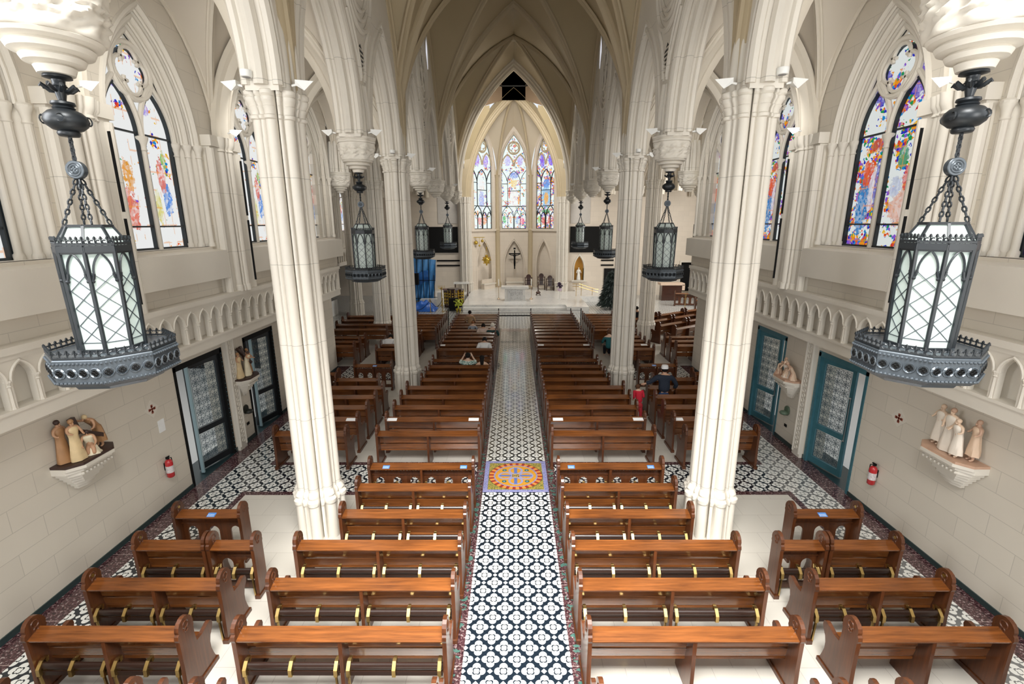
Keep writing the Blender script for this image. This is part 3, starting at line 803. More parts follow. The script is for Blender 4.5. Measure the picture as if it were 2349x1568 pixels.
for i in range(3):
    a=Vector((*AP[i],0));b=Vector((*AP[i+1],0));L_=(b-a).length;d=(b-a)/L_;nn=Vector((-d.y,d.x,0))  # outward
    mp=lambda u,v,w:tuple(a+d*u+nn*w+Vector((0,0,v)))
    hc=L_/2;FH,FS,FR=L_/2-.02,10.3,4.0
    f1=lambda u:FS+pz(abs(u-hc),FH,FR)
    h=1.12 if i==1 else 1.12
    # niche below, window above
    arch_wall(apw,mp,0,L_,0,5.55,[(hc,.86,.45,2.4,2.25)],0,.35,0,8)
    arch_wall(apw,mp,0,L_,5.55,f1,[(hc,h,5.7,10.9,2.75)],0,.3,0,10)
    apw.add([mp(0,.2,.36),mp(L_,.2,.36),mp(L_,5,.36),mp(0,5,.36)],[(0,1,2,3)])
    path_sweep(apw,mp,arch_pts(hc,.86,2.4,2.25,8,.45),[(.2,-.02),(.12,-.05),(0,.06),(0,.2),(.2,.2)])
    path_sweep(apw,mp,arch_pts(hc,h,10.9,2.75,10,5.7),[(.16,0),(.1,-.07),(0,.0),(-.03,.1),(-.03,.2),(.16,.2)])
    path_sweep(apw,mp,[(0,5.6),(L_,5.6)],rect(-.09,.09,-.14,.05))
    # vault cell
    P=arch_pts(hc,FH,FS,FR,10);rows=8;vs=[]
    for r in range(rows+1):
        s_=r/rows
        for (u,v) in P:
            p=Vector(mp(u,v,0)); q=p.lerp(BO,s_); q.z+=sin(pi*s_)*(BO.z-v)*.28*(1-s_*.3); vs.append(q)
    K=len(P);apv.add(vs,[(r*K+k,(r+1)*K+k,(r+1)*K+k+1,r*K+k+1) for r in range(rows) for k in range(K-1)])
    # window: local frame object
    ang=atan2(d.y,d.x)
    t=ob(f'window_{13+i}',None,None,tuple(a+d*hc),ang);t['kind']='structure';t['label']=['left','centre','right'][i]+' stained glass window of the apse'
    Lm=lambda u,v,w:(u,w,v)
    q=MB();q.prism(arch_pts(0,h+.03,10.9,2.8,10,5.65),Lm,.26,.28);q.build('glass',GA[i],t)
    q=MB();bw=.045;W_=(.17,.24)
    R1=rect(-bw,0,*W_)
    path_sweep(q,Lm,arch_pts(0,h,10.9,2.75,10,5.7),R1);q.box(-h,h,*W_,5.68,5.75)
    for e in (-.56,.56):
        path_sweep(q,Lm,arch_pts(e,.54,6.75,.95,7,5.7),R1)
        for e2 in (-.27,.27): path_sweep(q,Lm,arch_pts(e+e2,.27,6.6,.55,5,5.7),rect(-.02,.015,*W_))
    for x_ in (-.56,.56): q.box(x_-.02,x_+.02,*W_,7.7,9.75)
    q.box(-h,h,*W_,7.62,7.68)
    for zz,x0,x1 in ((9.55,-h,-.56),(9.55,.56,h),(8.95,-.56,.56)): q.box(x0,x1,*W_,zz,zz+.05)
    path_sweep(q,Lm,arch_pts(0,.56,9.7,.98,7),rect(-.03,.02,*W_))
    for e in (-1,1): path_sweep(q,Lm,[(e*.56,9.75),(e*.72,10.2),(e*.95,10.55),(e*h,10.75)],rect(-.025,.025,*W_))
    q.build('leading',MLEAD,t)
    q=MB()
    for e in (-.56,.56): path_sweep(q,Lm,arch_pts(e,.50,11.05,.95,7),circ(.02,.13,.06,6))
    cc=20;path_sweep(q,Lm,[(.50*cos(2*pi*k/cc),12.55+.50*sin(2*pi*k/cc)) for k in range(cc)],circ(0,.13,.07,6),True)
    for k in range(4):
        aa=k*pi/2;path_sweep(q,Lm,[(.2*cos(aa)+.2*cos(aa+(j/8-.5)*pi*1.2),12.55+.2*sin(aa)+.2*sin(aa+(j/8-.5)*pi*1.2)) for j in range(9)],circ(0,.13,.035,5))
    q.build('tracery',MRIB,t,40)
struct('wall_apse',apw,MBY,30,'three-sided stone apse wall with blind niches')
struct('ceiling_apse',apv,m_vault('apse_vault_plaster',(.60,.52,.40),.5),40,'vault cells over the apse')
m=MB()
for (x,y) in AP:
    p=Vector((x,y,10.3));pts=[]
    for r in range(13):
        s_=r/12;q=p.lerp(BO,s_);q.z+=sin(pi*s_)*(BO.z-10.3)*.28*(1-s_*.3);q.z-=.05;pts.append(q)
    m.tube(pts,.11,7)
for (x,y) in AP[1:3]:
    m.lathe([(.30,.45),(.30,.9),(.23,1.0),(.22,5.5),(.27,5.6),(.22,5.7),(.17,5.8),(.16,10.1),(.24,10.3)],(x,y-.08,0),14)
m.ball(tuple(BO),.25)
struct('ceiling_apse_ribs',m,MRIB,35,'ribs and corner shafts of the apse')
# ------------------------------------------------------------------ floor
m=MB();m.add([(-40,-6,0),(40,-6,0),(40,48,0),(-40,48,0)],[(0,1,2,3)])
struct('floor',m,MFLOOR,0,'limestone floor with black and white patterned tile runners')
m=MB();m.box(-.76,.82,10.22,11.74,.0,.004)
for x0,x1,y0,y1 in ((-.075,-.06,-.06,.06),(-.04,-.025,-.06,.06),(.015,.03,-.06,.06),(-.04,.03,-.008,.008),(.05,.10,.045,.06),(.05,.10,-.008,.008),(.05,.10,-.06,-.045),(.05,.065,0,.06),(.085,.10,-.06,0)):
    m.box(.03+x0-.01,.03+x1-.01,10.98+y0,10.98+y1,.004,.006,1)
struct('floor_medallion',m,[MMED,MDW],0,'square mosaic medallion with orange ring set in the centre aisle')
# ------------------------------------------------------------------ pews (local: x along the pew from 0..L, y towards the altar, z up)
END=[(-.20,0),(.40,0),(.40,.06),(.385,.12),(.36,.20),(.335,.30),(.335,.40),(.36,.49),(.42,.57),(.438,.63),(.425,.685),(.39,.705),(.35,.70),(.22,.655),(.10,.66),(.085,.80),(.085,.92),(.10,.95),(.092,.985),(.10,1.02),(.09,1.07),(.06,1.12),(.02,1.16),(-.03,1.18),(-.08,1.175),(-.13,1.15),(-.165,1.11),(-.18,1.06),(-.175,1.02),(-.195,1.0),(-.205,.95),(-.19,.91),(-.185,.5)]
SCREND=[(-.20,0),(.10,0),(.10,.06),(.085,.12)]+END[15:]
_mc={}
def pm(key,f):
    if key not in _mc: _mc[key]=f()
    return _mc[key]
def m_end(scr):
    m=MB();P=SCREND if scr else END
    m.prism(P,lambda a,b,w:(w,a,b),-.028,.028)
    m.box(-.045,.045,-.23,.43 if not scr else .13,0,.065)
    return m.mesh('pew_end',MWD)
def m_badge():
    m=MB()
    for s in(-1,1):
        m.torus((s*.03,-.045,1.07),.05,.009,'x',12,4);m.torus((s*.03,-.045,.99),.03,.008,'x',8,4);
    return m.mesh('carved_rosette',MWD,40)
def m_plate():
    m=MB();m.lathe([(.022,-.032),(.022,.032)],seg=12,mp=lambda x,y,z:(z*1.2,-.045+x*1.2,1.07+y*1.2));return m.mesh('brass_disc',MBRASS)
def m_mid():
    m=MB();m.prism([(-.19,0),(.36,0),(.36,.06),(.33,.15),(.30,.3),(.32,.44),(.05,.46),(.02,.92),(-.17,.90),(-.18,.4)],lambda a,b,w:(w,a,b),-.025,.025);return m.mesh('divider',MWD)
def m_rail(L):
    m=MB();m.prism([(-.178,.905),(-.05,.945),(.012,.965),(.012,.985),(-.05,.968),(-.182,.925)],lambda a,b,w:(w,a,b),.025,L-.025);return m.mesh('book_rail',MW)
def m_slat(L,z0,z1,y0,y1):
    m=MB();m.prism([(y0,z0),(y0+.02,z0),(y1+.02,z1),(y1,z1)],lambda a,b,w:(w,a,b),.025,L-.025);return m.mesh('back_slat',MW)
def m_seat(L):
    m=MB();m.prism([(.05,.41),(.44,.435),(.455,.45),(.44,.465),(.05,.445)],lambda a,b,w:(w,a,b),.025,L-.025);return m.mesh('seat',MW)
def m_kneel(L):
    m=MB();n=10;prof=[(-.125+.05*cos(2*pi*k/n)*(.8),.475+.055*sin(2*pi*k/n)) for k in range(n)]
    m.prism(prof,lambda a,b,w:(w,a,b),0,L);m.box(0,L,-.165,-.15,.36,.42);return m.mesh('kneeler_pad',MLEATH,40)
def m_kboard(L):
    m=MB();m.box(0,L,-.11,-.09,.34,.43);return m.mesh('kneeler_board',MW)
def m_brk():
    m=MB();m.prism([(-.07,.56),(-.04,.56),(-.05,.50),(-.09,.48),(-.17,.465),(-.20,.42),(-.175,.37),(-.12,.38),(-.08,.42),(-.09,.53)],lambda a,b,w:(w,a,b),-.022,.022)
    m.prism([(-.13,.56),(-.09,.57),(-.16,.50),(-.19,.42),(-.18,.37),(-.21,.38),(-.205,.48)],lambda a,b,w:(w,a,b),-.024,.024);return m.mesh('brass_bracket',MBRASS)
def m_leg():
    m=MB();m.prism([(-.20,.36),(-.175,.36),(-.15,.0),(-.18,.0)],lambda a,b,w:(w,a,b),-.012,.012);return m.mesh('kneeler_leg',MBRASS)
def m_screen(L):
    m=MB();lp=lambda u,v,w:(u,-.02+w,v)
    n=max(2,int(round(L/.375)));sp=L/n
    ops=[((i+.5)*sp,.095,.18,.54,.11) for i in range(n)]
    arch_wall(m,lp,.02,L-.02,.06,.80,ops,0,.03,0,5)
    k=int(L/.066);q=L/k
    for i in range(k): m.box(.02+i*q*.995-.012,.02+i*q*.995+.026,-.02,.01,.80,.855)
    m.box(.02,L-.02,-.02,.01,.855,.95);m.box(.02,L-.02,-.05,.03,.72,.74);return m.mesh('pierced_panel',MWD)
def kneelers(t,x0,x1,far):
    L=x1-x0-.09
    ob('kneeler_pad',pm(('k',round(L,2)),lambda:m_kneel(L)),t,(x0+.045,0,0))
    ob('kneeler_board',pm(('kb',round(L,2)),lambda:m_kboard(L)),t,(x0+.045,0,0))
    for f in (.03,.5,.97):
        ob('brass_bracket',pm('brk',m_brk),t,(x0+.045+L*f,0,0))
        if f!=.5 and not far: ob('kneeler_leg',pm('leg',m_leg),t,(x0+.045+L*f,0,0))
def make_pew(L,kind='pew',mids=1,kneel=1,far=0,badge=0):
    t=thing('pew' if kind=='pew' else 'pew_front_screen','x','pew')
    scr=kind!='pew'
    for x in (0,L):
        ob('end_panel',pm(('e',scr),lambda:m_end(scr)),t,(x,0,0))
        if not far: ob('carved_rosette',pm('ros',m_badge),t,(x,0,0))
    if badge: ob('brass_disc',pm('disc',m_plate),t,(0 if badge<0 else L,0,0))
    r=round(L,2)
    ob('book_rail',pm(('r',r),lambda:m_rail(L)),t)
    xs=[L*(i+1)/(mids+1) for i in range(mids)]
    if scr: ob('pierced_panel',pm(('s',r),lambda:m_screen(L)),t)
    else:
        ob('upper_back',pm(('u',r),lambda:m_slat(L,.635,.95,.03,-.02)),t)
        ob('lower_back',pm(('l',r),lambda:m_slat(L,.45,.60,.055,.03)),t)
        ob('seat',pm(('st',r),lambda:m_seat(L)),t)
    for x in xs: ob('divider',pm('m' if not scr else 'ms',m_mid if not scr else (lambda:(lambda m:(m.prism([(-.18,0),(.06,0),(.01,.90),(-.17,.90)],lambda a,b,w:(w,a,b),-.025,.025),m.mesh('divider',MWD))[1])(MB()))),t,(x,0,0))
    if kneel:
        e=[0]+xs+[L]
        for a,b in zip(e,e[1:]): kneelers(t,a,b,far)
    return t
PEWP={}
def pew(x0,x1,y,label,group,kind='pew',mids=1,kneel=1,badge=0,rz=0,z=0):
    far=y>13; L=abs(x1-x0);key=(round(L,2),kind,mids,kneel,far,badge)
    loc=(min(x0,x1),y,z)
    if rz: loc=(x0,y,z)
    if key not in PEWP:
        t=make_pew(L,kind,mids,kneel,far,badge);PEWP[key]=t;t.location=loc;t.rotation_euler=(0,0,rz);t['label']=label;t['group']=group;return t
    return dup(PEWP[key],loc,rz,label,group)
num=['first','second','third','fourth','fifth','sixth','seventh','eighth','ninth','tenth','eleventh','twelfth','thirteenth']
B1=[4.4,5.3,6.2,7.1,8.0,8.93];B2=[11.52,12.45,13.33,14.2,15.07,15.9,16.7,17.45];B3=[20.0,20.75,21.5,22.3,23.07,23.8,24.55,25.25,25.95,26.62,27.28]
for s,nm in ((-1,'left'),(1,'right')):
    off=.03
    def P(xa,xb,y,lab,grp,**k):
        a,b=sorted((s*xa+off,s*xb+off)); 
        if 'badge' in k and k['badge']: k['badge']=k['badge']*s
        return pew(a,b,y,lab,grp,**k)
    g=f'front block pews {nm} of the centre aisle'
    for i,y in enumerate(B1):
        xo=3.69 if i<4 else 3.25
        P(.945,xo,y,f'warm brown pew {nm} of the centre aisle, {num[i]} row up from the bottom edge',g,kneel=0 if (s>0 and i<2) else 1)
    P(.945,3.25,9.80,f'pierced wooden front screen {nm} of the mosaic medallion with two blue stickers',f'pierced screens beside the medallion',kind='screen')
    g=f'outer pews by the {nm} aisle wall, foreground'
    for i,y in enumerate((4.4,5.3,6.2)):
        P(4.42,6.42,y,f'pew beside the {nm} wall, {num[i]} row up from the bottom edge',g,badge=1 if i==2 else 0,kneel=0 if (s>0 and i<2) else 1)
    P(4.40,5.14,7.1,f'short two-hole pew screen nearest the {nm} foreground column base',g,kind='screen',mids=0,kneel=1)
    P(5.22,6.38,7.1,f'short pew against the {nm} wall strip, paired with the little two-hole screen',g,mids=0,badge=1)
    P(5.12,6.34,8.0,f'short pierced screen with one blue sticker by the {nm} wall',g,kind='screen',mids=0,kneel=0,badge=1)
    g=f'middle block pews {nm} of the centre aisle'
    for i,y in enumerate(B2):
        xo=3.56 if i<5 else 3.24
        P(.94,xo,y,f'pew {nm} of the centre aisle, {num[i]} row beyond the medallion cross aisle',g,kneel=0)
    P(.94,3.24,18.3,f'dark pierced screen {nm} of the aisle in front of the second tiled cross aisle','second pair of pierced screens',kind='screen',kneel=0)
    g=f'middle outer pews in the {nm} side aisle'
    for i,y in enumerate(B2[:6]):
        P(4.36 if i<5 else 4.75,6.2,y,f'dark pew in the {nm} side aisle, {num[i]} row beyond the medallion cross aisle',g,kneel=0,badge=1 if i==0 else 0)
    P(4.7,6.1,17.6,f'dark pierced screen in the {nm} side aisle level with the second nave column','side aisle screens',kind='screen',kneel=0)
    g=f'far block pews {nm} of the centre aisle'
    for i,y in enumerate(B3):
        P(.94,3.33,y,f'nearly black pew {nm} of the aisle, {num[i]} row beyond the polished second cross aisle',g,kneel=0)
    P(.94,3.33,27.96,f'frontmost pierced screen {nm} of the aisle facing the altar steps','frontmost pierced screens',kind='screen',kneel=0)
    g=f'far outer pews on the {nm}'
    for i,y in enumerate(B3):
        P(4.0 if i>4 else 4.6,5.95 if i<7 else 5.72,y,f'nearly black outer pew on the {nm}, {num[i]} row beyond the second nave column',g,kneel=0)
    P(4.0,5.72,27.96,f'frontmost pierced screen of the outer pews on the {nm}','frontmost pierced screens',kind='screen',kneel=0)
    # pews in the transept mouth
    g=f'pews at the mouth of the {nm} transept'
    for i,y in enumerate((15.7,16.55,20.6,21.4,22.2)):
        P(7.1 if i>1 else 6.35,9.2 if i>1 else 7.2,y,f'black pew between the {nm} side aisle and transept, {num[i]} counted from the camera',g,kneel=0,mids=0 if i<2 else 1)
P_=PEWP
# pews of the right transept, turned towards the sanctuary
for i in range(4):
    for j in range(3):
        a=radians(33);ux,uy=cos(a),sin(a);vx,vy=-sin(a),cos(a)
        bx,by=8.1+j*2.35*ux+i*1.0*vx,23.9+j*2.35*uy+i*1.0*vy
        if bx>18 or by>38: continue
        pew(bx,bx+2.1,by,f'slanted transept pew, {num[i]} row back and {num[j]} along from the right nave column','slanted pews of the right transept',rz=a,kneel=0)
for i,(x,y,L) in enumerate(((12.3,36.6,1.9),(14.3,35.2,1.7),(12.6,33.2,1.9))):
    pew(x,x+L,y,['long pierced choir screen below the draped table','pierced choir screen farthest right in the transept','pierced choir screen nearest the slanted pews'][i],'choir screens in the right transept',kind='screen',kneel=0,rz=radians(-8),mids=0)
for i,(x,y) in enumerate(((-9.5,24.0),(-9.5,25.2),(-9.6,26.4),(-9.7,27.6))):
    pew(x,x+3.0,y,f'almost invisible black pew in the dark left transept, {num[i]} row','black pews of the left transept',kneel=0)
# ---- papers and stickers
MST=simple('blue_sticker',(.06,.22,.58),.4);
k=0
PP=[(-3.38,12.39,'far left end'),(-1.12,12.37,'aisle end of the left block'),(1.2,12.33,'aisle end of the right block'),(3.41,12.27,'far right end'),(-4.5,12.41,'side aisle pew on the left'),(4.5,12.3,'side aisle pew on the right')]
for x,y,l in PP+[(-3.2,20.72,'left end of the distant left block'),(1.17,20.70,'aisle end of the distant right block'),(3.2,20.65,'right end of the distant right block'),(4.9,20.65,'distant outer pew right of the column'),(5.75,20.65,'distant pew beside the shaded right column')]:
    m=MB();yy=12.45 if y<13 else 20.75
    m.prism([(-.165,.932),(-.05,.968),(-.05,.972),(-.165,.936)],lambda a,b,w:(w,a,b),-.14,.14)
    o=m.build('paper_notice',MPAPER);o.location=(min(max(x,-5.9),5.8),yy,0);tag(o,f'white paper strip on the book rail at the {l}','paper','white paper strips on the pew rails')
def sticker(x,y,l,rows=2):
    m=MB();m.prism([(-.16,.933),(-.07,.961),(-.07,.964),(-.16,.936)],lambda a,b,w:(w,a,b),-.075,.075,0)
    for r in range(2):
        for q in range(5):
            a=-.15+.03*r
            m.prism([(a,.9345+.326*(a+.16)),(a+.016,.9345+.326*(a+.176)),(a+.016,.9385+.326*(a+.176)),(a,.9385+.326*(a+.16))],lambda p,b,w:(w,p,b),-.06+q*.025,-.06+q*.025+.010,1)
    o=m.build('blue_sticker',[MST,MPAPER]);o.location=(x,y,0);tag(o,l,'sticker','blue notices stuck on the pierced screens')
for x,y,l in ((-2.85,9.8,'blue notice at the left end of the screen left of the medallion'),(-1.13,9.8,'blue notice on the left screen, nearest the medallion'),(1.26,9.8,'blue notice on the right screen, nearest the medallion'),(3.02,9.8,'blue notice at the right end of the screen right of the medallion'),(-5.64,8.0,'blue notice on the short screen by the left wall'),(5.70,8.0,'blue notice on the short screen by the right wall'),(-5.3,17.6,'faint blue notice on the distant left side aisle screen'),(5.3,17.6,'faint blue notice on the distant right side aisle screen')): sticker(x,y,l)
m=MB();m.box(-.1,.1,-.03,.03,0,.003);m.box(-.06,.08,-.025,.0,.003,.005);o=m.build('green_leaflet',simple('leaflet_green',(.35,.60,.22),.6));o.location=(-4.95,6.45,.467);tag(o,'small green leaflet lying on a dark pew seat on the left','leaflet')
# ------------------------------------------------------------------ hanging lanterns (origin at the corbel tip, z=0 is 7.47)
def octp(r,k): a=pi/8+k*pi/4; return (r*cos(a),r*sin(a))
def make_lantern():
    t=thing('hanging_lantern','x','lantern')
    m=MB()   # urn and leaf crown
    m.lathe([(.10,0),(.105,-.02),(.05,-.035),(.045,-.07),(.06,-.09)],seg=20)
    for k in range(8):
        a=k*pi/4; m.tube([(.04*cos(a),.04*sin(a),-.13),(.08*cos(a),.08*sin(a),-.12),(.125*cos(a),.125*sin(a),-.085),(.135*cos(a),.135*sin(a),-.105)],[.012,.02,.018,.008],5)
    m.lathe([(.05,-.07),(.045,-.13),(.03,-.20),(.055,-.215)],seg=16)
    m.build('leaf_crown',MIRON,t,50)
    m=MB();m.lathe([(.05,-.21),(.085,-.215),(.09,-.235),(.07,-.25),(.085,-.265),(.075,-.275),(.12,-.295),(.155,-.33),(.165,-.37),(.15,-.41),(.11,-.445),(.075,-.455),(.085,-.47),(.08,-.49),(.07,-.50)],seg=28)
    for k in range(4):
        a=k*pi/2+.4; m.torus((.16*cos(a),.16*sin(a),-.365),.035,.008,'y' if k%2 else 'x',10,4)
    m.build('urn',MIRON,t,50)
    def chain(p,q,n,name='chain',r=.0075,l=None):
        p=Vector(p);q=Vector(q);d=(q-p);L=d.length/n;d.normalize();u=Vector((0,0,1)).cross(d)
        u=u.normalized() if u.length>.01 else Vector((1,0,0));w=d.cross(u);m=MB()
        for i in range(n):
            c=p+d*L*(i+.5);A=u if i%2 else w;P=[]
            for k in range(8):
                an=2*pi*k/8;P.append(c+d*(L*.62*cos(an))+A*(L*.30*sin(an)))
            m.tube(P,r,4,True)
        m.build(name,MIRON,t)
    chain((0,0,-.49),(0,0,-.70),6,r=.012)
    m=MB();m.lathe([(.075,-.03),(.08,-.025),(.08,.025),(.075,.03)],(0,0,0),24,mp=lambda x,y,z:(x,z,y-.785))
    for r in (.055,.035): 
        for e in (-1,1): m.torus((0,e*.031,-.785),r,.005,'y',16,4)
    for k in range(4):
        a=k*pi/2+pi/4; 
        for e in (-1,1): m.torus((.018*cos(a),e*.031,-.785+.018*sin(a)),.012,.004,'y',8,4)
    m.build('medallion_disc',MIRONG,t,40)
    for k in range(4):
        a=pi/4+k*pi/2; chain((.02*cos(a),.02*sin(a),-.87),(.17*cos(a),.17*sin(a),-1.27),9)
    ZT,ZB=-1.47,-2.46; R=.285
    m=MB();vs=[(*octp(.175,k),-1.29) for k in range(8)]+[(*octp(R-.005,k),ZT) for k in range(8)]
    m.add(vs,[(k,(k+1)%8,8+(k+1)%8,8+k) for k in range(8)]+[tuple(range(8))])
    m.build('roof_glass',MFROST,t)
    m=MB()
    for k in range(8):
        m.bar((*octp(.18,k),-1.285),(*octp(R,k),ZT),.022,.018);m.bar((*octp(.18,k),-1.285),(*octp(.18,k+1),-1.285),.025,.025)
        m.bar((*octp(R,k),ZT-.02),(*octp(R,k+1),ZT-.02),.03,.06)
    m.build('roof_frame',MIRON,t)
    def crest(R,z,n,name):
        m=MB()
        for k in range(8):
            a=Vector((*octp(R,k),z));b=Vector((*octp(R,k+1),z));d=(b-a)/n
            for i in range(n):
                c=a+d*(i+.5);w=d.length
                P=[c+d.normalized()*(w*.36*cos(q*pi/4))+Vector((0,0,.034+w*.33*sin(q*pi/4))) for q in range(1,8)]
                m.tube(P,.0065,4)
                c2=a+d*i; m.bar(c2+Vector((0,0,0)),c2+Vector((0,0,.085)),.007); 
                m.bar(c2+Vector((0,0,.052)),c2+Vector((0,0,.078)),.02,.012)
                m.bar(c2-d.normalized()*.018+Vector((0,0,.06)),c2+d.normalized()*.018+Vector((0,0,.06)),.007)
            m.bar(a+Vector((0,0,.012)),b+Vector((0,0,.012)),.01,.018)
        m.build(name,MIRON,t)
    crest(R+.01,ZT+.01,5,'upper_cresting')
    # glass body + frame
    m=MB();vs=[(*octp(R-.02,k),ZT-.03) for k in range(8)]+[(*octp(R-.035,k),ZB) for k in range(8)]
    m.add(vs,[(k,(k+1)%8,8+(k+1)%8,8+k) for k in range(8)]+[tuple(range(8))[::-1],tuple(range(8,16))])
    m.build('glass_body',MFROST,t)
    m=MB()
    for k in range(8):
        a0=Vector((*octp(R,k),ZT));a1=Vector((*octp(R-.02,k),ZB));m.bar(a0,a1,.026,.026)
        b0=Vector((*octp(R,k+1),ZT));b1=Vector((*octp(R-.03,k+1),ZB))
        m.bar(a0+(a1-a0)*.03,b0+(b1-b0)*.03,.016,.07);m.bar(a1,b1,.016,.06)
        fm=lambda u,v,w:tuple((a0.lerp(a1,v)).lerp(b0.lerp(b1,v),u))
        # pointed head
        P=[];H=[]
        for u,v in arch_pts(.5,.34,0,.62,6): P.append(fm(u,.245-.30*v,0))
        m.tube(P,.010,5)
        for e in (-1,1):
            m.tube([fm(.5+e*.34,.245,0),fm(.5+e*.37,.28,0),fm(.5+e*.42,.31,0)],.013,5);m.ball(fm(.5+e*.42,.315,0),.02,seg=6,n=4)
    m.build('body_frame',MIRON,t)
    m=MB()
    for k in range(8):
        a0=Vector((*octp(R-.005,k),ZT));a1=Vector((*octp(R-.035,k),ZB));b0=Vector((*octp(R-.005,k+1),ZT));b1=Vector((*octp(R-.035,k+1),ZB))
        f=lambda u,v:(a0.lerp(a1,v)).lerp(b0.lerp(b1,v),u)
        for i in range(4):
            v0=.24+i*.165;v1=v0+.165
            m.bar(f(.08,v1),f(.92,v0),.006);m.bar(f(.08,v0),f(.92,v1),.006)
        m.bar(f(.05,.905),f(.95,.905),.007)
    m.build('lead_lattice',MIRONG,t)
    # tray
    RT=.53
    m=MB();vs=[];lv=[(-2.46,RT-.015),(-2.475,RT),(-2.70,RT-.005),(-2.73,RT-.04),(-2.76,.39),(-2.79,.37),(-2.81,.22)]
    for z,r in lv: vs+=[(*octp(r,k),z) for k in range(8)]
    fs=[(i*8+k,i*8+(k+1)%8,(i+1)*8+(k+1)%8,(i+1)*8+k) for i in range(len(lv)-1) for k in range(8)]+[tuple(range(8)),tuple(range(48,56))]
    m.add(vs,fs);m.build('tray',MIRONG,t)
    m=MB()
    for k in range(8):
        a=Vector((*octp(RT+.004,k),0));b=Vector((*octp(RT+.004,k+1),0));d=(b-a).normalized();nrm=Vector((d.y,-d.x,0));L=(b-a).length
        for i in range(4):
            c=a+(b-a)*(i+.5)/4
            for r_,th in ((.045,.007),(.034,.004)):
                m.tube([c+d*(r_*cos(q*pi/6))+Vector((0,0,-2.59+r_*1.0*sin(q*pi/6))) for q in range(12)],th,4,True)
            for q in range(4):
                an=q*pi/2;cc=c+d*(.017*cos(an))+Vector((0,0,-2.59+.017*sin(an)))+nrm*.004
                m.tube([cc+d*(.012*cos(w*pi/3))+Vector((0,0,.012*sin(w*pi/3))) for w in range(6)],.007,3,True,1)
        for i in range(12):
            c=a+(b-a)*(i+.5)/12
            for z in (-2.50,-2.685): m.ball((c.x,c.y,z),.013,seg=6,n=4)
    m.build('quatrefoil_rings',[MIRONG,MBLACK],t)
    crest(RT-.01,-2.46,6,'tray_cresting')
    return t
lan=make_lantern();fl=[1]
def lantern(x,y,label,z=7.47,rz=0):
    if fl[0]: fl[0]=0;lan.location=(x,y,z);lan.rotation_euler=(0,0,rz);lan['label']=label;lan['group']='hanging gothic lanterns';return
    dup(lan,(x,y,z),rz,label,'hanging gothic lanterns')
for s,nm in ((-1,'left'),(1,'right')):
    lantern(s*COLX,YS[1],f'large black iron and frosted glass lantern hanging at the {nm} edge of the photo',rz=-s*radians(5))
    lantern(s*COLX,YS[3],f'iron lantern hanging between the two {nm} nave columns')
    lantern(s*COLX,YS[5],f'small iron lantern just inside the second {nm} nave column')
    lantern(s*COLX,YS[7],f'tiny farthest lantern on the {nm}, in front of the black screen')
lantern(10.95,29.3,'small lantern hanging alone in the bright right transept')
# ------------------------------------------------------------------ white wedge spotlights and round cameras on the capitals
def wedge_proto():
    t=thing('wedge_spotlight','x','spotlight')
    m=MB();m.add([(-.02,-.06,.06),(-.02,.06,.06),(.26,0,.05),(-.02,-.06,-.02),(-.02,.06,-.02),(.10,0,-.09)],[(0,2,1),(0,3,5,2),(1,2,5,4),(0,1,4,3),(3,4,5)])
    m.build('housing',MWHITE,t);m=MB();m.bar((-.10,0,-.02),(.0,0,0),.03,.03);m.build('arm',MWHITE,t);return t
wp=wedge_proto();fw=[1]
def wedge(x,y,rz,label,z=8.40):
    if fw[0]: fw[0]=0;wp.location=(x,y,z);wp.rotation_euler=(0,0,rz);wp['label']=label;wp['group']='white wedge spotlights on the capitals';return
    dup(wp,(x,y,z),rz,label,'white wedge spotlights on the capitals')
for s,nm in ((-1,'left'),(1,'right')):
    for k,w in ((2,'foreground column'),(4,'second nave column'),(3,'corbel between the nave columns'),(5,'third nave corbel'),(7,'farthest nave corbel')):
        for e,l in ((-1,'left'),(1,'right')):
            wedge(s*COLX+e*.50,YS[k]-.28,0 if e>0 else pi,f'white wedge spotlight on the {l} side of the {nm} {w}')
    for k in (1,2,3): wedge(s*7.0,YS[k]-.3,0 if s<0 else pi,f'white wedge spotlight on the {nm} wall pier, {num[k-1]} from the camera')
def cam_proto():
    t=thing('round_speaker_light','x','spotlight')
    m=MB();m.lathe([(.03,.06),(.085,.055),(.09,.04),(.085,-.04),(.075,-.045)],seg=20);m.build('housing',MWHITE,t,40)
    m=MB();m.lathe([(.06,-.048),(.062,-.044)],seg=16);m.build('lens',simple('grey_lens',(.15,.15,.16),.3),t)
    m=MB();m.bar((0,0,.05),(0,.12,.02),.03);m.build('bracket',MWHITE,t);return t
cp0=cam_proto();fc=[1]
for s,nm in ((-1,'left'),(1,'right')):
    for k,dx in ((2,s*.16),(4,s*-.0+.05)):
        l=f'white round ceiling spotlight above the capital of the {nm} {"foreground" if k==2 else "second"} column'
        loc=(s*COLX+dx,YS[k]-.60,8.47)
        if fc[0]: fc[0]=0;cp0.location=loc;cp0['label']=l;cp0['group']='round white spotlights'
        else: dup(cp0,loc,0,l,'round white spotlights')
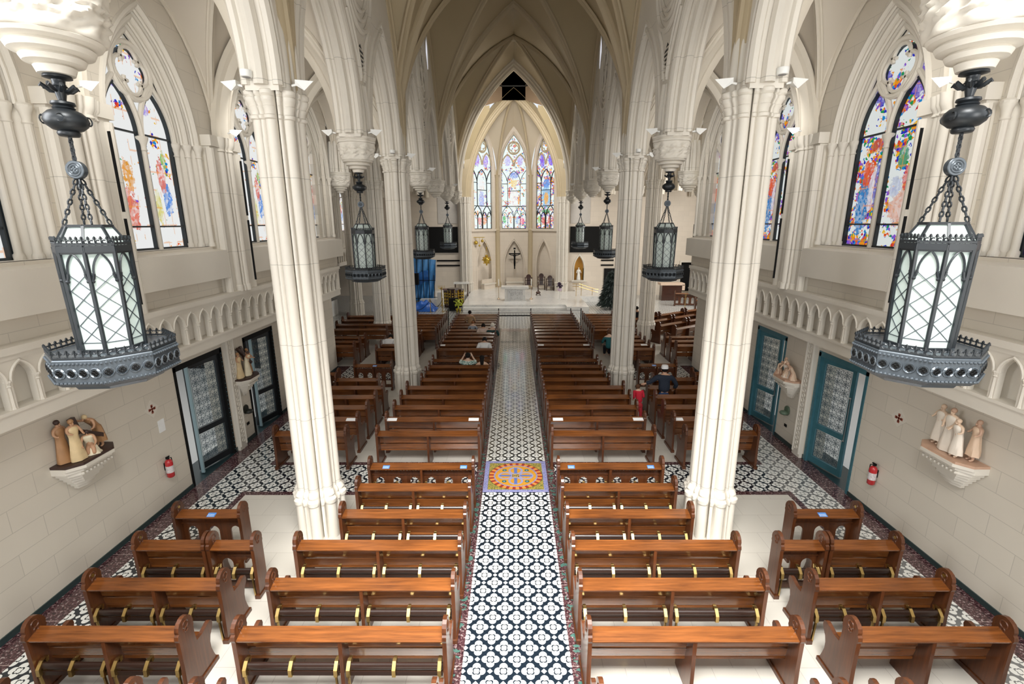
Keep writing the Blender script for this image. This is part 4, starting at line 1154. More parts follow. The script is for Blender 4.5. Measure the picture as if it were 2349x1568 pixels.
# ------------------------------------------------------------------ doors, wall sculptures, small wall fixtures
def lattice(m,L,u0,u1,v0,v1,w,cell=.26):
    nx=max(2,round((u1-u0)/cell));cx=(u1-u0)/nx;nz=max(2,round((v1-v0)/cx));cz=(v1-v0)/nz
    th=.0065
    def b(p,q): m.bar(L(*p,w),L(*q,w),th,th)
    for i in range(nx+1): b((u0+i*cx,v0),(u0+i*cx,v1))
    for j in range(nz+1): b((u0,v0+j*cz),(u1,v0+j*cz)) if j in (0,nz) else None
    for i in range(nx):
        for j in range(nz):
            c=(u0+(i+.5)*cx,v0+(j+.5)*cz)
            for k in range(8):
                a=k*pi/4;r=.5 if k%2==0 else .62
                b(c,(c[0]+cx*r*cos(a)*.98,c[1]+cz*r*sin(a)*.98))
            P=[L(c[0]+cx*.2*cos(k*pi/4),c[1]+cz*.2*sin(k*pi/4),w) for k in range(8)];m.tube(P,.006,3,True)
            P=[L(c[0]+cx*.38*cos(k*pi/4),c[1]+cz*.38*sin(k*pi/4),w) for k in range(8)];m.tube(P,.006,3,True)
def m_dglass():
    M=Mat('door_glass');t=M.node('ShaderNodeBsdfTransparent');t.inputs[0].default_value=(.93,.95,.95,1);g=M.node('ShaderNodeBsdfGlossy');g.inputs['Roughness'].default_value=.05
    a=M.node('ShaderNodeMixShader');a.inputs[0].default_value=.08;M.nt.links.new(t.outputs[0],a.inputs[1]);M.nt.links.new(g.outputs[0],a.inputs[2]);M.nt.links.new(a.outputs[0],M.out.inputs[0]);return M.m
MGLS=m_dglass()
dn=1
GRM=simple('dark_grille',(.02,.05,.07),.4)
for s,nm in ((-1,'left'),(1,'right')):
    for i,(a,b) in enumerate(DY[s]):
        X=s*WX
        t=ob(f'door_{dn}',None);t['kind']='structure';t['label']=f'{"near" if i==0 else "second"} teal double door in the {nm} wall, one leaf standing open';dn+=1
        m=MB();xa,xb=sorted((X-s*.02,X+s*.12))
        m.box(xa,xb,a,a+.07,0,3.0);m.box(xa,xb,b-.09,b,0,3.0);m.box(xa,xb,a,b,2.90,3.03);m.build('door_frame',MTEAL if s>0 else MBLACK,t)
        m=MB()
        for k in range(24): m.ball((X-s*.02,b-.045,.12+k*.12),.012,seg=6,n=4)
        m.build('frame_studs',MTEAL,t)
        # fixed leaf, swung slightly outward from the far jamb
        W_=(b-a)/2+.08; ang=radians(14)*s
        hy=b-.09;d=Vector((s*sin(abs(ang)),-cos(ang),0));n_=Vector((-s*cos(ang),-sin(abs(ang)),0))
        L=lambda u,v,w:tuple(Vector((X+s*.07,hy,0))+d*u+n_*w+Vector((0,0,v)))
        m=MB()
        for u0,u1,v0,v1 in ((0,.10,.03,2.88),(W_-.10,W_,.03,2.88),(.1,W_-.1,.03,.20),(.1,W_-.1,2.74,2.88),(.1,W_-.1,.98,1.12)):
            m.box(u0,u1,v0,v1,-.03,.03,0,lambda x,y,z:L(x,y,z))
        lf=m.build('door_leaf',MTEAL if s>0 else MIRON,t)
        m=MB();lattice(m,L,.13,W_-.13,1.15,2.71,.02);m.build('upper_grille',GRM,lf)
        m=MB();lattice(m,L,.13,W_-.13,.23,.95,.02);m.build('lower_grille',GRM,lf)
        m=MB();m.box(.1,W_-.1,.2,2.75,-.025,-.02,0,lambda x,y,z:L(x,y,z));m.build('leaf_glass',MGLS,lf)
        m=MB();m.bar(L(W_-.04,1.0,.05),L(W_-.04,2.1,.05),.02);m.ball(L(W_-.04,2.1,.05),.03,seg=8,n=4);m.ball(L(W_-.04,1.0,.05),.03,seg=8,n=4);m.build('door_handle',simple('steel_'+str(dn),(.5,.5,.5),.25,.9),lf)
        # open leaf folded outside
        m=MB();m.box(*sorted((X+s*.12,X+s*(.20 if s<0 else .85))),a+.64 if s<0 else a+.02,a+.68 if s<0 else a+.07,.03,2.88);m.build('open_leaf',MTEALL,t)
# scene outside the doors
m=MB()
for s in (-1,1): m.box(*sorted((s*16.0,s*16.2)),-2,19,0,3.2)
struct('wall_outside',m,simple('outside_render',(.80,.78,.74),.7),0,'sunlit pale building outside the doors')
m=MB();m.box(14.5,15.9,9.5,19,1.25,1.9);struct('trim_outside',m,simple('terracotta_band',(.55,.36,.27),.7),0,'reddish band on the building outside the right door')

# ---- figures -----------------------------------------------------
def skin_body(name,pts,edges,rad,mat,parent,sub=1,root=0):
    me=bpy.data.meshes.new(name);me.from_pydata([tuple(p) for p in pts],edges,[]);me.materials.append(mat)
    o=ob(name,me,parent)
    sk=o.modifiers.new('s','SKIN');sk.use_smooth_shade=True
    for i,r in enumerate(rad):
        v=me.skin_vertices[0].data[i];v.radius=(r,r) if not hasattr(r,'__len__') else r;v.use_root=(i==root)
    ss=o.modifiers.new('d','SUBSURF');ss.levels=sub;ss.render_levels=sub
    return o
def T3(o,sc,rz,lean=0):
    R_=Matrix.Rotation(rz,3,'Z')
    def f(x,y,z): 
        p=R_@Vector((x,y,z));return (o[0]+p.x*sc,o[1]+p.y*sc,o[2]+p.z*sc)
    return f
def figure(parent,o,sc,rz,skin,robe,hair,arms=((.25,.15,1.15),(-.25,.15,1.15)),bend=0.0,kneel=0,robe_h=1.0,nm=('figure','robe','hair')):
    """robed standing or kneeling carved figure, 1.7 high before scaling; +y is its front"""
    f=T3(o,sc,rz);k=.45 if kneel else 0
    b=bend
    hip=(0,-.0,.92-k);ch=(0,b*.25,1.25-k*1.0);sh=(0,b*.42,1.42-k-b*.08);nk=(0,b*.5,1.50-k-b*.1);hd=(0,b*.6+.02,1.62-k-b*.14)
    pts=[hip,ch,sh,nk,hd,(.19,sh[1],sh[2]-.02),(-.19,sh[1],sh[2]-.02)]
    e=[(0,1),(1,2),(2,3),(3,4),(2,5),(2,6)];r=[.13,.14,.12,.055,.09,.065,.065]
    for (sgn,a,si) in ((1,arms[0],5),(-1,arms[1],6)):
        a=(a[0],a[1]+sh[1],a[2]-k);m_=[(pts[si][i]+a[i])/2 for i in range(3)];m_=(m_[0]+sgn*.05,m_[1]-.03,m_[2]-.05)
        n=len(pts);pts+=[m_,a,(a[0]*.9,a[1]+.07,a[2]+.01)];e+=[(si,n),(n,n+1),(n+1,n+2)];r+=[.05,.036,.034]
    for sgn in (1,-1):
        n=len(pts)
        if kneel: pts+=[(sgn*.10,.12,.30),(sgn*.10,.22,.06),(sgn*.10,-.2,.05)];r+=[.09,.07,.05]
        else: pts+=[(sgn*.09,.03,.50),(sgn*.10,0,.07),(sgn*.11,.14,.04)];r+=[.085,.05,.045]
        e+=[(0,n),(n,n+1),(n+1,n+2)]
    skin_body(nm[0],[f(*p) for p in pts],e,[q*sc for q in r],skin,parent,1)
    m=MB();n=18;lv=[(.02,.25),(.25,.24),(.55,.20),(.85,.165),(1.0,.15),(1.15,.165),(1.32,.19),(1.42,.15),(1.47,.07)];vs=[]
    zr=(1.47-(.02+ (1-robe_h)*.6))
    for i,(z,rr) in enumerate(lv):
        zz=.02+(1-robe_h)*.6+ (z-.02)/1.45*zr if i else .02+(1-robe_h)*.6
        h=max(0,zz-.92)/.5;z2=zz-k*min(1,zz/.6) if kneel else zz
        if kneel: rr=rr*(1.25 if i<3 else 1)
        for q in range(n):
            an=2*pi*q/n;fold=1+(.10*sin(an*6+i*.5)+.05*sin(an*11))*(1 if i<6 else .2)
            vs.append(f(rr*1.12*fold*cos(an),rr*.82*fold*sin(an)+b*.42*min(1,h),z2-b*.06*h))
    m.add(vs,[(i*n+q,i*n+(q+1)%n,(i+1)*n+(q+1)%n,(i+1)*n+q) for i in range(len(lv)-1) for q in range(n)])
    m.build(nm[1],robe,parent,60)
    m=MB();c=f(hd[0],hd[1]-.02,hd[2]+.035);m.ball(c,.103*sc,seg=10,n=7,sz=1.05);m.build(nm[2],hair,parent,60)
    m=MB();m.ball(f(0,hd[1]+.098,hd[2]-.0),.018*sc,seg=6,n=4);m.ball(f(0,hd[1]+.075,hd[2]-.06),.04*sc,seg=8,n=5);m.build('face_features',skin,parent,60)
C_TAN=simple('carved_cream_paint',(.66,.50,.28),.5,var=.25);C_CR=simple('carved_ivory_paint',(.74,.66,.48),.5,var=.2)
C_BR=simple('carved_brown_paint',(.38,.20,.09),.5,var=.25);C_SK=simple('carved_flesh_paint',(.50,.28,.16),.5,var=.2);C_DK=simple('carved_dark_wood',(.045,.022,.016),.5)
R_TAN=simple('pale_carved_tan',(.68,.50,.36),.5,var=.15);R_CR=simple('pale_carved_cream',(.80,.72,.62),.5,var=.1);R_BR=simple('pale_carved_brown',(.52,.33,.23),.5,var=.2)
def station(s,y0,z0,wd,label,figs,cross=None,pale=0,plank=C_DK):
    """s side; shelf from wall; local u along y, depth outwards"""
    t=thing('relief_sculpture',label,'sculpture',(s*WX,y0,z0),group='carved wall sculptures on stone brackets')
    dr=-s
    m=MB();m.prism([(0,-wd/2),(.26,-wd/2),(.42,-wd/2+.18),(.42,wd/2-.18),(.26,wd/2),(0,wd/2)],lambda a,b,w:(dr*a,b,w),-.045,0.0);m.build('base_board',plank,t)
    m=MB()
    for z1,z2,q in ((-.10,-.045,.44),(-.16,-.10,.38)): m.prism([(0,-wd/2),(q*.6,-wd/2),(q,-wd/2+.2),(q,wd/2-.2),(q*.6,wd/2),(0,wd/2)],lambda a,b,w:(dr*a,b,w),z1,z2)
    for i in range(6):
        q=.34-.045*i;h=wd/2-.06-.055*i;z1=-.16-.07*i
        m.prism([(0,-h),(q*.6,-h),(q,-h+.12),(q,h-.12),(q*.6,h),(0,h)],lambda a,b,w:(dr*a,b,w),z1-.07,z1)
    for k in range(9): m.ball((dr*.35,-wd/2+.2+(wd-.4)*k/8,-.21),.03,seg=6,n=4)
    m.build('stone_bracket',MS,t,30)
    for (u,dp,sc,rz,sk,rb,hr,kw) in figs: figure(t,(dr*dp,u,0),sc,rz,sk,rb,hr,**kw)
    if cross:
        for i,(p,q) in enumerate(cross):
            m=MB();m.bar((dr*p[1],p[0],p[2]),(dr*q[1],q[0],q[2]),.09,.07);m.build('cross_beam',C_DK,t)
    return t
fr=-pi/2 # facing +x
station(-1,7.78,2.24,1.0,'carved group with falling cross bearer on the near left wall, brown and cream',
 [(-.22,.26,.43,-pi/2-.2,C_SK,C_TAN,C_BR,dict(arms=((.2,.2,1.2),(-.2,.25,1.1)))),(-.30,.10,.44,-pi/2,C_SK,C_BR,C_DK,dict()),
  (.02,.28,.40,-pi/2-.9,C_SK,C_CR,C_DK,dict(kneel=1,bend=.5,arms=((.2,.3,1.0),(-.2,.3,1.0)))),
  (.33,.18,.42,pi,C_SK,C_BR,C_TAN,dict(bend=.8,robe_h=.6,arms=((.15,.5,1.55),(-.2,.1,1.0))))],
 [((-.10,.16,.72),(-.06,.2,.42)),((-.08,.2,.48),(.34,.24,.22))])
station(-1,13.0,2.02,.85,'smaller carved group with slanted cross beside the left doors, cream figures',
 [(-.25,.16,.42,-pi/2,C_SK,C_TAN,C_BR,dict()),(.0,.24,.42,-pi/2,C_SK,C_CR,C_DK,dict(bend=.3,arms=((.2,.3,1.3),(-.2,.3,1.2)))),(.24,.14,.42,-pi/2,C_SK,C_BR,C_BR,dict())],
 [((-.15,.12,.82),(.28,.2,.30)),((-.02,.12,.85),(.06,.2,.40))])
station(1,7.70,2.30,1.05,'pale carved group of standing figures on the near right wall',
 [(.34,.16,.43,pi/2,R_TAN,R_CR,R_TAN,dict(robe_h=.7)),(.08,.22,.45,pi/2+.2,R_TAN,R_CR,R_BR,dict(arms=((.1,.25,1.0),(-.1,.25,1.0)))),(-.16,.28,.40,pi/2,R_TAN,R_CR,R_TAN,dict(robe_h=.8,bend=.2)),(-.32,.14,.42,pi/2-.3,R_BR,R_TAN,R_BR,dict(robe_h=.6))],plank=R_BR)
station(1,12.8,2.02,.95,'pale carved group with outstretched reclining figure between the right doors',
 [(-.05,.24,.40,pi/2+.5,R_TAN,R_CR,R_TAN,dict(bend=.6,kneel=1)),(.12,.14,.42,pi/2,R_TAN,R_TAN,R_BR,dict(bend=.3,kneel=1)),(-.28,.2,.40,pi/2-.3,R_BR,R_TAN,R_BR,dict(bend=.7,kneel=1)),(.30,.26,.36,pi/2+1.3,R_TAN,R_BR,R_BR,dict(bend=.9,kneel=1,arms=((.3,.6,.9),(-.1,.7,.8))))],plank=R_BR)
# ---- fire extinguishers
def extinguisher(s,y,label):
    t=thing('fire_extinguisher',label,'fire extinguisher',(s*(WX-.10),y,.92),group='fire extinguishers on the side walls')
    m=MB();m.lathe([(.055,-.22),(.075,-.20),(.075,.14),(.06,.18),(.025,.21)],seg=20);m.build('cylinder',MRED,t,50)
    m=MB();m.lathe([(.0765,-.10),(.0765,.06)],seg=20);m.build('label_band',simple('extinguisher_label',(.60,.55,.55),.5,var=.5,scale=30),t,50)
    m=MB();m.lathe([(.022,.20),(.024,.25)],seg=10);m.bar((0,-.06,.27),(0,.05,.26),.018,.03);m.bar((0,-.06,.24),(0,.03,.25),.016);m.build('valve_lever',MBLACK,t)
    m=MB();m.tube([(0,.02,.23),(0,.10,.20),(0,.11,.05),(0,.085,-.12)],.010,6);m.build('hose',MBLACK,t)
    m=MB();m.box(*sorted((s*.075,s*.10)),-.03,.03,-.05,.12);m.build('wall_hook',MBLACK,t)
extinguisher(-1,9.71,'red fire extinguisher on the left wall beside the near door')
extinguisher(1,9.38,'red fire extinguisher on the right wall beside the near door')
# ---- consecration crosses, holy water stoups, switches, notice
for s,nm,y in ((-1,'left',9.65),(1,'right',9.11)):
    m=MB();X=s*(WX-.012)
    for a,b in ((.016,.07),(.07,.016)): m.box(*sorted((X,X+s*.012)),y-a,y+a,2.34-b,2.34+b)
    for a in range(4):
        c=(y+.07*cos(a*pi/2),2.34+.07*sin(a*pi/2));m.box(*sorted((X,X+s*.012)),c[0]-.028,c[0]+.028,c[1]-.028,c[1]+.028)
    q=MB();q.prism([(y-.2,2.34),(y,2.14),(y+.2,2.34),(y,2.54)],lambda a,b,w:(w,a,b),*sorted((X+s*.004,X+s*.012)))
    t=thing('consecration_cross',f'small dark red cross on a pale diamond tile, {nm} wall','cross');q.build('tile',MS,t);m.build('cross',simple('oxblood_'+nm,(.28,.07,.04),.5),t)
    t=thing('holy_water_stoup',f'{"dark" if s<0 else "green mossy"} shell shaped holy water stoup on the {nm} pier between the doors','stoup',(s*(WX-.01),13.0 if s<0 else 12.85,.95))
    mt=simple('stoup_'+nm,(.015,.018,.015) if s<0 else (.10,.15,.10),.4,var=.5,scale=20)
    m=MB();m.prism([(-.10,-.02),(-.05,-.08),(.05,-.08),(.10,-.02),(.09,.12),(.03,.18),(-.06,.16),(-.10,.08)],lambda a,b,w:(-s*w,a,b),0,.05);m.build('back_plate',mt,t)
    m=MB();m.ball((-s*.10,0,-.02),.12,seg=14,n=8,sz=.55);m.build('bowl',mt,t,50)
    m=MB();m.box(*sorted((X-s*.01,X)),12.98 if s<0 else 12.79,13.1 if s<0 else 12.91,.50,.58);tag(m.build('wall_switch',MBLACK),f'small black switch plate under the stoup on the {nm} pier','switch','black switch plates')
m=MB();m.box(-WX,-WX+.012,9.74,9.92,1.74,2.02);tag(m.build('notice_plate',MPAPER),'faint white notice under the cross on the left wall','notice')
# ------------------------------------------------------------------ sanctuary
m=MB();m.box(-3.62,3.72,33.5,34.0,0,.15);m.box(-3.68,3.72,33.95,34.5,0,.30);m.box(-3.75,5.3,34.45,41.5,0,.45);m.box(-3.7,3.7,41.5,44.75,0,.452);m.box(-9,-4.0,38.5,42.2,0,.45);m.box(5.3,9,38.5,42.2,0,.45)
m.box(3.725,5.28,33.5,34.46,0,.449)
o=struct('floor_sanctuary',m,MMARB,0,'white marble sanctuary platform with three steps')
t=thing('altar','white marble altar table with grey veined front at the centre of the platform','altar',(.07,36.4,.45))
m=MB();m.box(-1.03,1.03,-.45,.50,.95,1.10);m.build('altar_top',MMARB,t)
m=MB();m.box(-.78,.78,-.30,.40,0,.95);m.box(-.86,.86,-.36,.44,0,.06);m.build('altar_base',MMARB,t)
m=MB();m.box(-.58,.58,-.32,-.30,.10,.85);m.build('veined_panel',MMARBG,t)
MWAX=simple('candle_wax',(.82,.80,.74),.5)
def candle(x,y,l):
    t=thing('standing_candlestick',l,'candlestick',(x,y,.45),group='altar candlesticks')
    m=MB();m.lathe([(.13,0),(.14,.02),(.06,.07),(.03,.12),(.018,.2),(.018,.5),(.03,.53),(.018,.56),(.018,.88),(.035,.92),(.018,.95),(.09,1.0),(.10,1.03),(.03,1.04)],seg=14);m.build('stand',simple('pale_brass_'+l[:4],(.62,.48,.34),.3,.8),t,50)
    m=MB();m.lathe([(.035,1.04),(.035,1.55),(.005,1.58)],seg=12);m.build('candle',MWAX,t,50)
candle(-1.20,37.05,'left tall candle on a thin brass stand beside the altar');candle(1.33,37.05,'right tall candle on a thin brass stand beside the altar')
t=thing('paschal_stand','dark turned wooden stand right behind the altar','stand',(1.97,39.1,.45))
m=MB();m.lathe([(.06,.1),(.14,.14),(.2,.2),(.18,.28),(.06,.36),(.05,.5),(.09,.56),(.04,.62),(.035,1.1),(.06,1.15),(.02,1.2)],seg=16);m.build('turned_column',MDW,t,50)
for k in range(4):
    a=k*pi/2+pi/4;m=MB();m.tube([(.1*cos(a),.1*sin(a),.15),(.2*cos(a),.2*sin(a),.10),(.24*cos(a),.24*sin(a),.0)],[.035,.03,.03],6);m.build('leg',MDW,t)
t=thing('flower_stand','dark purple flower arrangement on a slender white stand right of the altar','flowers',(3.5,36.8,.45))
m=MB();m.lathe([(.14,0),(.15,.02),(.02,.05),(.015,.62),(.05,.66)],seg=14);m.build('stand',MWHITE,t,50)
m=MB();m.lathe([(.05,.64),(.16,.72),(.20,.84),(.17,.87)],seg=14);m.build('pot_wrap',simple('lilac_wrap',(.70,.55,.66),.5),t,50)
m=MB()
for k in range(26):
    a=random.random()*6.28;r=random.random()*.26;z=.95+random.random()*.36
    m.tube([(0,0,.85),(r*.6*cos(a),r*.6*sin(a),z-.1),(r*cos(a),r*sin(a),z)],.01,3);m.ball((r*cos(a),r*sin(a),z),.055,seg=6,n=4)
m.build('blossoms',simple('dark_purple_flowers',(.035,.012,.045),.6,var=.5),t)
def throne(x,y,sc,l):
    t=thing('sanctuary_chair',l,'chair',(x,y,.45),group='carved sanctuary chairs')
    S=sc
    for sx in(-1,1):
        for yy in (-.28,.25):
            m=MB();m.lathe([(.035,0),(.03,.1),(.04,.2),(.03,.45*S)],(sx*.30,yy,0),8);m.build('leg',MDW,t)
        m=MB();m.lathe([(.03,.42*S),(.035,.9*S),(.045,1.05*S),(.02,1.10*S)],(sx*.30,.27,0),8);m.build('back_post',MDW,t)
        m=MB();m.bar((sx*.30,-.30,.70*S),(sx*.30,.28,.72*S),.05,.05);m.lathe([(.025,.44*S),(.03,.70*S)],(sx*.30,-.26,0),8);m.build('armrest',MDW,t)
    m=MB();m.box(-.33,.33,-.30,.29,.40*S,.47*S);m.build('seat',MDW,t)
    m=MB();m.prism([(-.17,.47*S),(-.17,1.05*S),(-.24,1.08*S)]+[(-.22*cos(k*pi/8),1.12*S+.24*sin(k*pi/8)) for k in range(9)]+[(.24,1.08*S),(.17,1.05*S),(.17,.47*S)],lambda a,b,w:(a,w,b),.25,.29)
    m.bar((-.3,.27,.78*S),(.3,.27,.78*S),.04);m.bar((-.3,.27,1.02*S),(.3,.27,1.02*S),.05);m.build('backrest',MDW,t)
throne(1.30,43.0,.94,'left dark carved high backed chair behind the altar');throne(2.42,42.6,1.05,'tallest middle dark carved chair behind the altar');throne(3.15,42.15,.93,'right dark carved high backed chair behind the altar')
def bench(x,y,rz,w,l):
    t=thing('stone_bench',l,'bench',(x,y,.45),rz,'beige stone benches in the apse')
    m=MB();m.box(-w/2,w/2,-.2,.2,0,.42);m.build('base',MBY,t);m=MB();m.box(-w/2-.06,w/2+.06,-.27,.2,.42,.52);m.build('seat_slab',MS,t);m=MB();m.box(-w/2,w/2,.12,.22,.52,.86);m.build('back_block',MBY,t)
bench(-2.32,43.25,atan2(2.4,2.25),1.35,'left beige stone bench below the hanging gold lamp');bench(0.05,44.35,0,1.5,'centre beige stone bench below the crucifix')
t=thing('crucifix','dark bronze crucifix on the apse wall above the altar','crucifix',(.05,44.55,0))
m=MB();m.box(-.055,.055,-.08,.0,2.1,3.80);m.box(-.53,.53,-.08,0,3.42,3.53);m.build('cross',MBLACK,t)
m=MB();m.box(-.10,.10,-.09,-.0,3.88,4.02);m.build('title_plate',MBLACK,t)
skin_body('corpus',[(0,-.14,2.95),(0,-.15,3.15),(0,-.14,3.32),(0,-.16,3.42),(0,-.17,3.53),(.14,-.14,3.33),(.33,-.12,3.36),(.50,-.10,3.46),(-.14,-.14,3.33),(-.33,-.12,3.36),(-.50,-.10,3.46),(.05,-.16,2.7),(.04,-.14,2.35),(-.05,-.16,2.7),(-.03,-.14,2.35)],[(0,1),(1,2),(2,3),(3,4),(2,5),(5,6),(6,7),(2,8),(8,9),(9,10),(0,11),(11,12),(0,13),(13,14)],[.08,.085,.09,.04,.065,.04,.03,.025,.04,.03,.025,.05,.035,.05,.035],MBLACK,t,1)
t=thing('hanging_sanctuary_lamp','ornate gilt hanging lamp before the left apse niche','lamp',(-2.42,42.9,0))
m=MB();m.lathe([(.02,2.55),(.08,2.62),(.05,2.68),(.18,2.78),(.30,2.95),(.33,3.1),(.26,3.25),(.12,3.32),(.16,3.4),(.08,3.5)],seg=18)
for k in range(8):
    a=k*pi/4
    for z,r in ((2.78,.26),(3.05,.37),(3.25,.3)): m.ball((r*cos(a),r*sin(a),z),.055,seg=6,n=4)
m.build('lamp_bowl',MGOLD,t,40)
for k in range(3):
    a=k*2*pi/3+.5;m=MB();m.tube([(.26*cos(a),.26*sin(a),3.25),(.02*cos(a),.02*sin(a),4.05)],.012,4);m.build('chain',MGOLD,t)
m=MB();m.ball((0,0,4.1),.06,seg=8,n=5);m.tube([(0,0,4.1),(-.0,.2,4.25),(-.05,.3,4.5)],.012,4);m.build('hook',MGOLD,t)
t=thing('gilt_wall_bracket','gilt bracket with round pendants beside the left apse pillar','bracket',(-3.05,42.5,0))
m=MB();m.box(-.45,.5,-.02,.02,4.98,5.03);m.build('bar',MGOLD,t)
for x,z,r in ((-.25,4.55,.17),(.05,4.3,.09),(.3,4.7,.13)):
    m=MB();m.tube([(x,0,5.0),(x,0,z)],.018,5);m.ball((x,0,z),r,seg=12,n=6);m.build('pendant',MGOLD,t,50)
# niche with statue
m=MB()
mpN=lambda u,v,w:(u,42.2+w,v)
path_sweep(m,mpN,arch_pts(5.66,.44,2.35,1.12,8,1.32),[(.10,-.01),(.06,-.06),(0,-.06),(-.03,0),(-.03,.3),(.10,.3)]);m.box(5.0,6.32,41.98,42.25,1.22,1.32);struct('trim_11',m,MS,30,'pointed stone frame and sill of the statue niche')
MNG=simple('gold_mosaic',(.50,.24,.03),.4,.3,var=.45,scale=26)
m=MB();m.prism(arch_pts(5.66,.46,2.3,1.2,8,1.25),mpN,.34,.36);m.box(5.22,5.26,42.2,42.55,1.3,3.0);m.box(6.06,6.10,42.2,42.55,1.3,3.0);struct('wall_niche_lining',m,MNG,0,'glowing gold mosaic lining of the statue niche')
t=thing('madonna_statue','cream robed statue with spread arms in the gold niche','statue',(5.66,42.38,1.32))
figure(t,(0,0,0),.62,pi,MWAX,MWAX,MWAX,arms=((.3,.2,1.0),(-.3,.2,1.0)))
# wall panels, monitors and slots
for s,nm in ((-1,'left'),(1,'right')):
    a,b=sorted((s*4.84,s*8.35));t=thing('projection_screen',f'wide black screen on the end wall {nm} of the apse','screen',(0,0,0),group='black screens on the end wall')
    m=MB();m.box(a,b,42.08,42.19,3.76,5.87);m.build('screen_panel',MBLACK,t);m=MB();path_sweep(m,lambda u,v,w:(u,42.07+w,v),[(a,3.76),(b,3.76),(b,5.87),(a,5.87)],rect(-.03,.02,-.01,.1),True);m.build('screen_frame',MBLACK,t)
    a,b=sorted((s*4.80,s*6.48));m=MB();m.box(a,b,42.16,42.19,6.15,8.5);m.box(a+.02,b-.02,42.15,42.16,6.17,8.48);o=m.build('acoustic_panel',simple('grey_panel_'+nm,(.52,.49,.45),.6));tag(o,f'pale grey rectangular panel above the black screen on the {nm}','panel','grey wall panels')
    xs=(-6.7,-4.48) if s<0 else (7.55,8.64)
    for z,l in ((2.98,'upper'),(2.56,'lower')):
        m=MB();m.box(xs[0],xs[1],42.14,42.20,z,z+.13);o=m.build('vent_slot',MBLACK);tag(o,f'{l} long black slot in the end wall on the {nm}','vent','black slots in the end wall')
m=MB();m.box(7.85,9.0,42.12,42.2,.45,2.35);o=struct('door_6',m,MBLACK,0,'dark doorway behind the fir tree')
# ambo
t=thing('ambo','carved gilt and dark wood ambo left of the platform','ambo',(-4.65,36.3,0))
for a,x,y,r,h in (('left',-.42,.0,.28,1.25),('centre',.05,-.25,.42,1.45),('right',.55,.1,.26,1.35)):
    m=MB();m.lathe([(r*.9,0),(r,.1),(r*.85,.2),(r*.85,h-.25),(r*1.05,h-.1),(r*1.1,h)],(x,y,0),8,ph=pi/8);m.build('carved_body',MDW,t)
    m=MB()
    for k in range(8):
        an=k*pi/4;c=(x+r*.83*cos(an),y+r*.83*sin(an),0)
        for z in (.35,.6,.85,1.05): m.ball((c[0],c[1],z),.07,seg=6,n=4)
        m.lathe([(.025,.2),(.025,h-.2),(.045,h-.1)],(x+r*.95*cos(an+pi/8),y+r*.95*sin(an+pi/8),0),6)
    m.build('gilt_reliefs',MGOLD,t)
m=MB();m.lathe([(.34,1.30),(.36,1.34),(.34,1.38)],(-.42,0,0),20);m.build('ledge_ring',simple('ambo_mauve',(.20,.12,.11),.4),t,40)
t=thing('credence_table','small white topped table with dark legs behind the ambo','table',(-4.25,38.9,.45))
m=MB();m.box(-.62,.62,-.3,.3,1.0,1.12);m.build('table_top',MMARB,t)
for x in (-.5,.5):
    m=MB();m.box(x-.04,x+.04,-.22,.22,0,1.0);m.build('leg',MDW,t)
t=thing('candelabrum','gilt candelabrum left of the ambo','candlestick',(-5.6,36.9,.0))
m=MB();m.lathe([(.12,0),(.04,.1),(.03,1.3),(.08,1.4)],seg=10);m.build('stem',MGOLD,t,50)
for k in range(5):
    a=(k-2)*.12;m=MB();m.tube([(0,0,1.25),(a,0,1.35),(a,0,1.55)],.018,5);m.build('branch',MGOLD,t)
m=MB();m.box(-4.72,-4.05,34.35,34.75,0,.92);tag(m.build('black_draped_box',MBLACK),'black box standing in front of the gilt ambo','box')
t=thing('flower_pot','yellow green flowers in a yellow pot beside the platform steps','plant',(-4.0,34.0,0))
m=MB();m.lathe([(.14,0),(.2,.25),(.17,.26)],seg=14);m.build('pot',simple('yellow_pot',(.60,.45,.04),.4),t,50)
m=MB()
for k in range(50):
    a=random.random()*6.28;r=random.random()**.5*.32;z=.55+random.random()*.4-r*.3;m.ball((r*cos(a),r*sin(a),z),.055,seg=5,n=3)
m.tube([(0,0,.2),(0,0,.6)],.05,5);m.build('blossoms',simple('lime_flowers',(.45,.50,.05),.6,var=.4,scale=20),t)
m=MB();m.box(-7.2,-5.95,36.45,37.05,0,.55);m.box(-5.95,-5.6,37.0,38.3,0,1.0);tag(m.build('marble_block',MMARB),'low white marble blocks left of the ambo','block')
# tarpaulin and scaffold
MTARP=simple('blue_tarpaulin',(.05,.22,.50),.35,var=.35,scale=2.5,spec=.6)
t=thing('tarpaulin','bright blue translucent tarpaulin hung beside the left nave column','tarpaulin')
m=MB();nx,nz=40,24;vs=[]
for i in range(nx+1):
    for j in range(nz+1):
        u=i/nx;v=j/nz;x=-8.9+2.75*u-.35*v*(u-.2);z=3.75-.35*u-(3.4)*v
        y=38.2+.10*sin(u*34+v*4)*(.3+v)+.25*sin(u*5+v*7)*sin(v*3);vs.append((x,y,z))
m.add(vs,[(i*(nz+1)+j,(i+1)*(nz+1)+j,(i+1)*(nz+1)+j+1,i*(nz+1)+j+1) for i in range(nx) for j in range(nz)]);m.build('hanging_sheet',MTARP,t,60)
m=MB();vs=[];nn_=16
for i in range(nn_+1):
    for j in range(nn_+1):
        u=i/nn_;v=j/nn_;vs.append((-8.9+2.2*u,37.9-.2*sin(v*3),2.7-1.2*v*(1-.3*u)-.25*sin(u*3)+.05*sin(u*17)))
m.add(vs,[(i*(nn_+1)+j,(i+1)*(nn_+1)+j,(i+1)*(nn_+1)+j+1,i*(nn_+1)+j+1) for i in range(nn_) for j in range(nn_)]);m.build('sagging_fold',simple('deep_blue_tarpaulin',(.02,.12,.40),.35,var=.4,scale=3),t,60)
m=MB();vs=[]
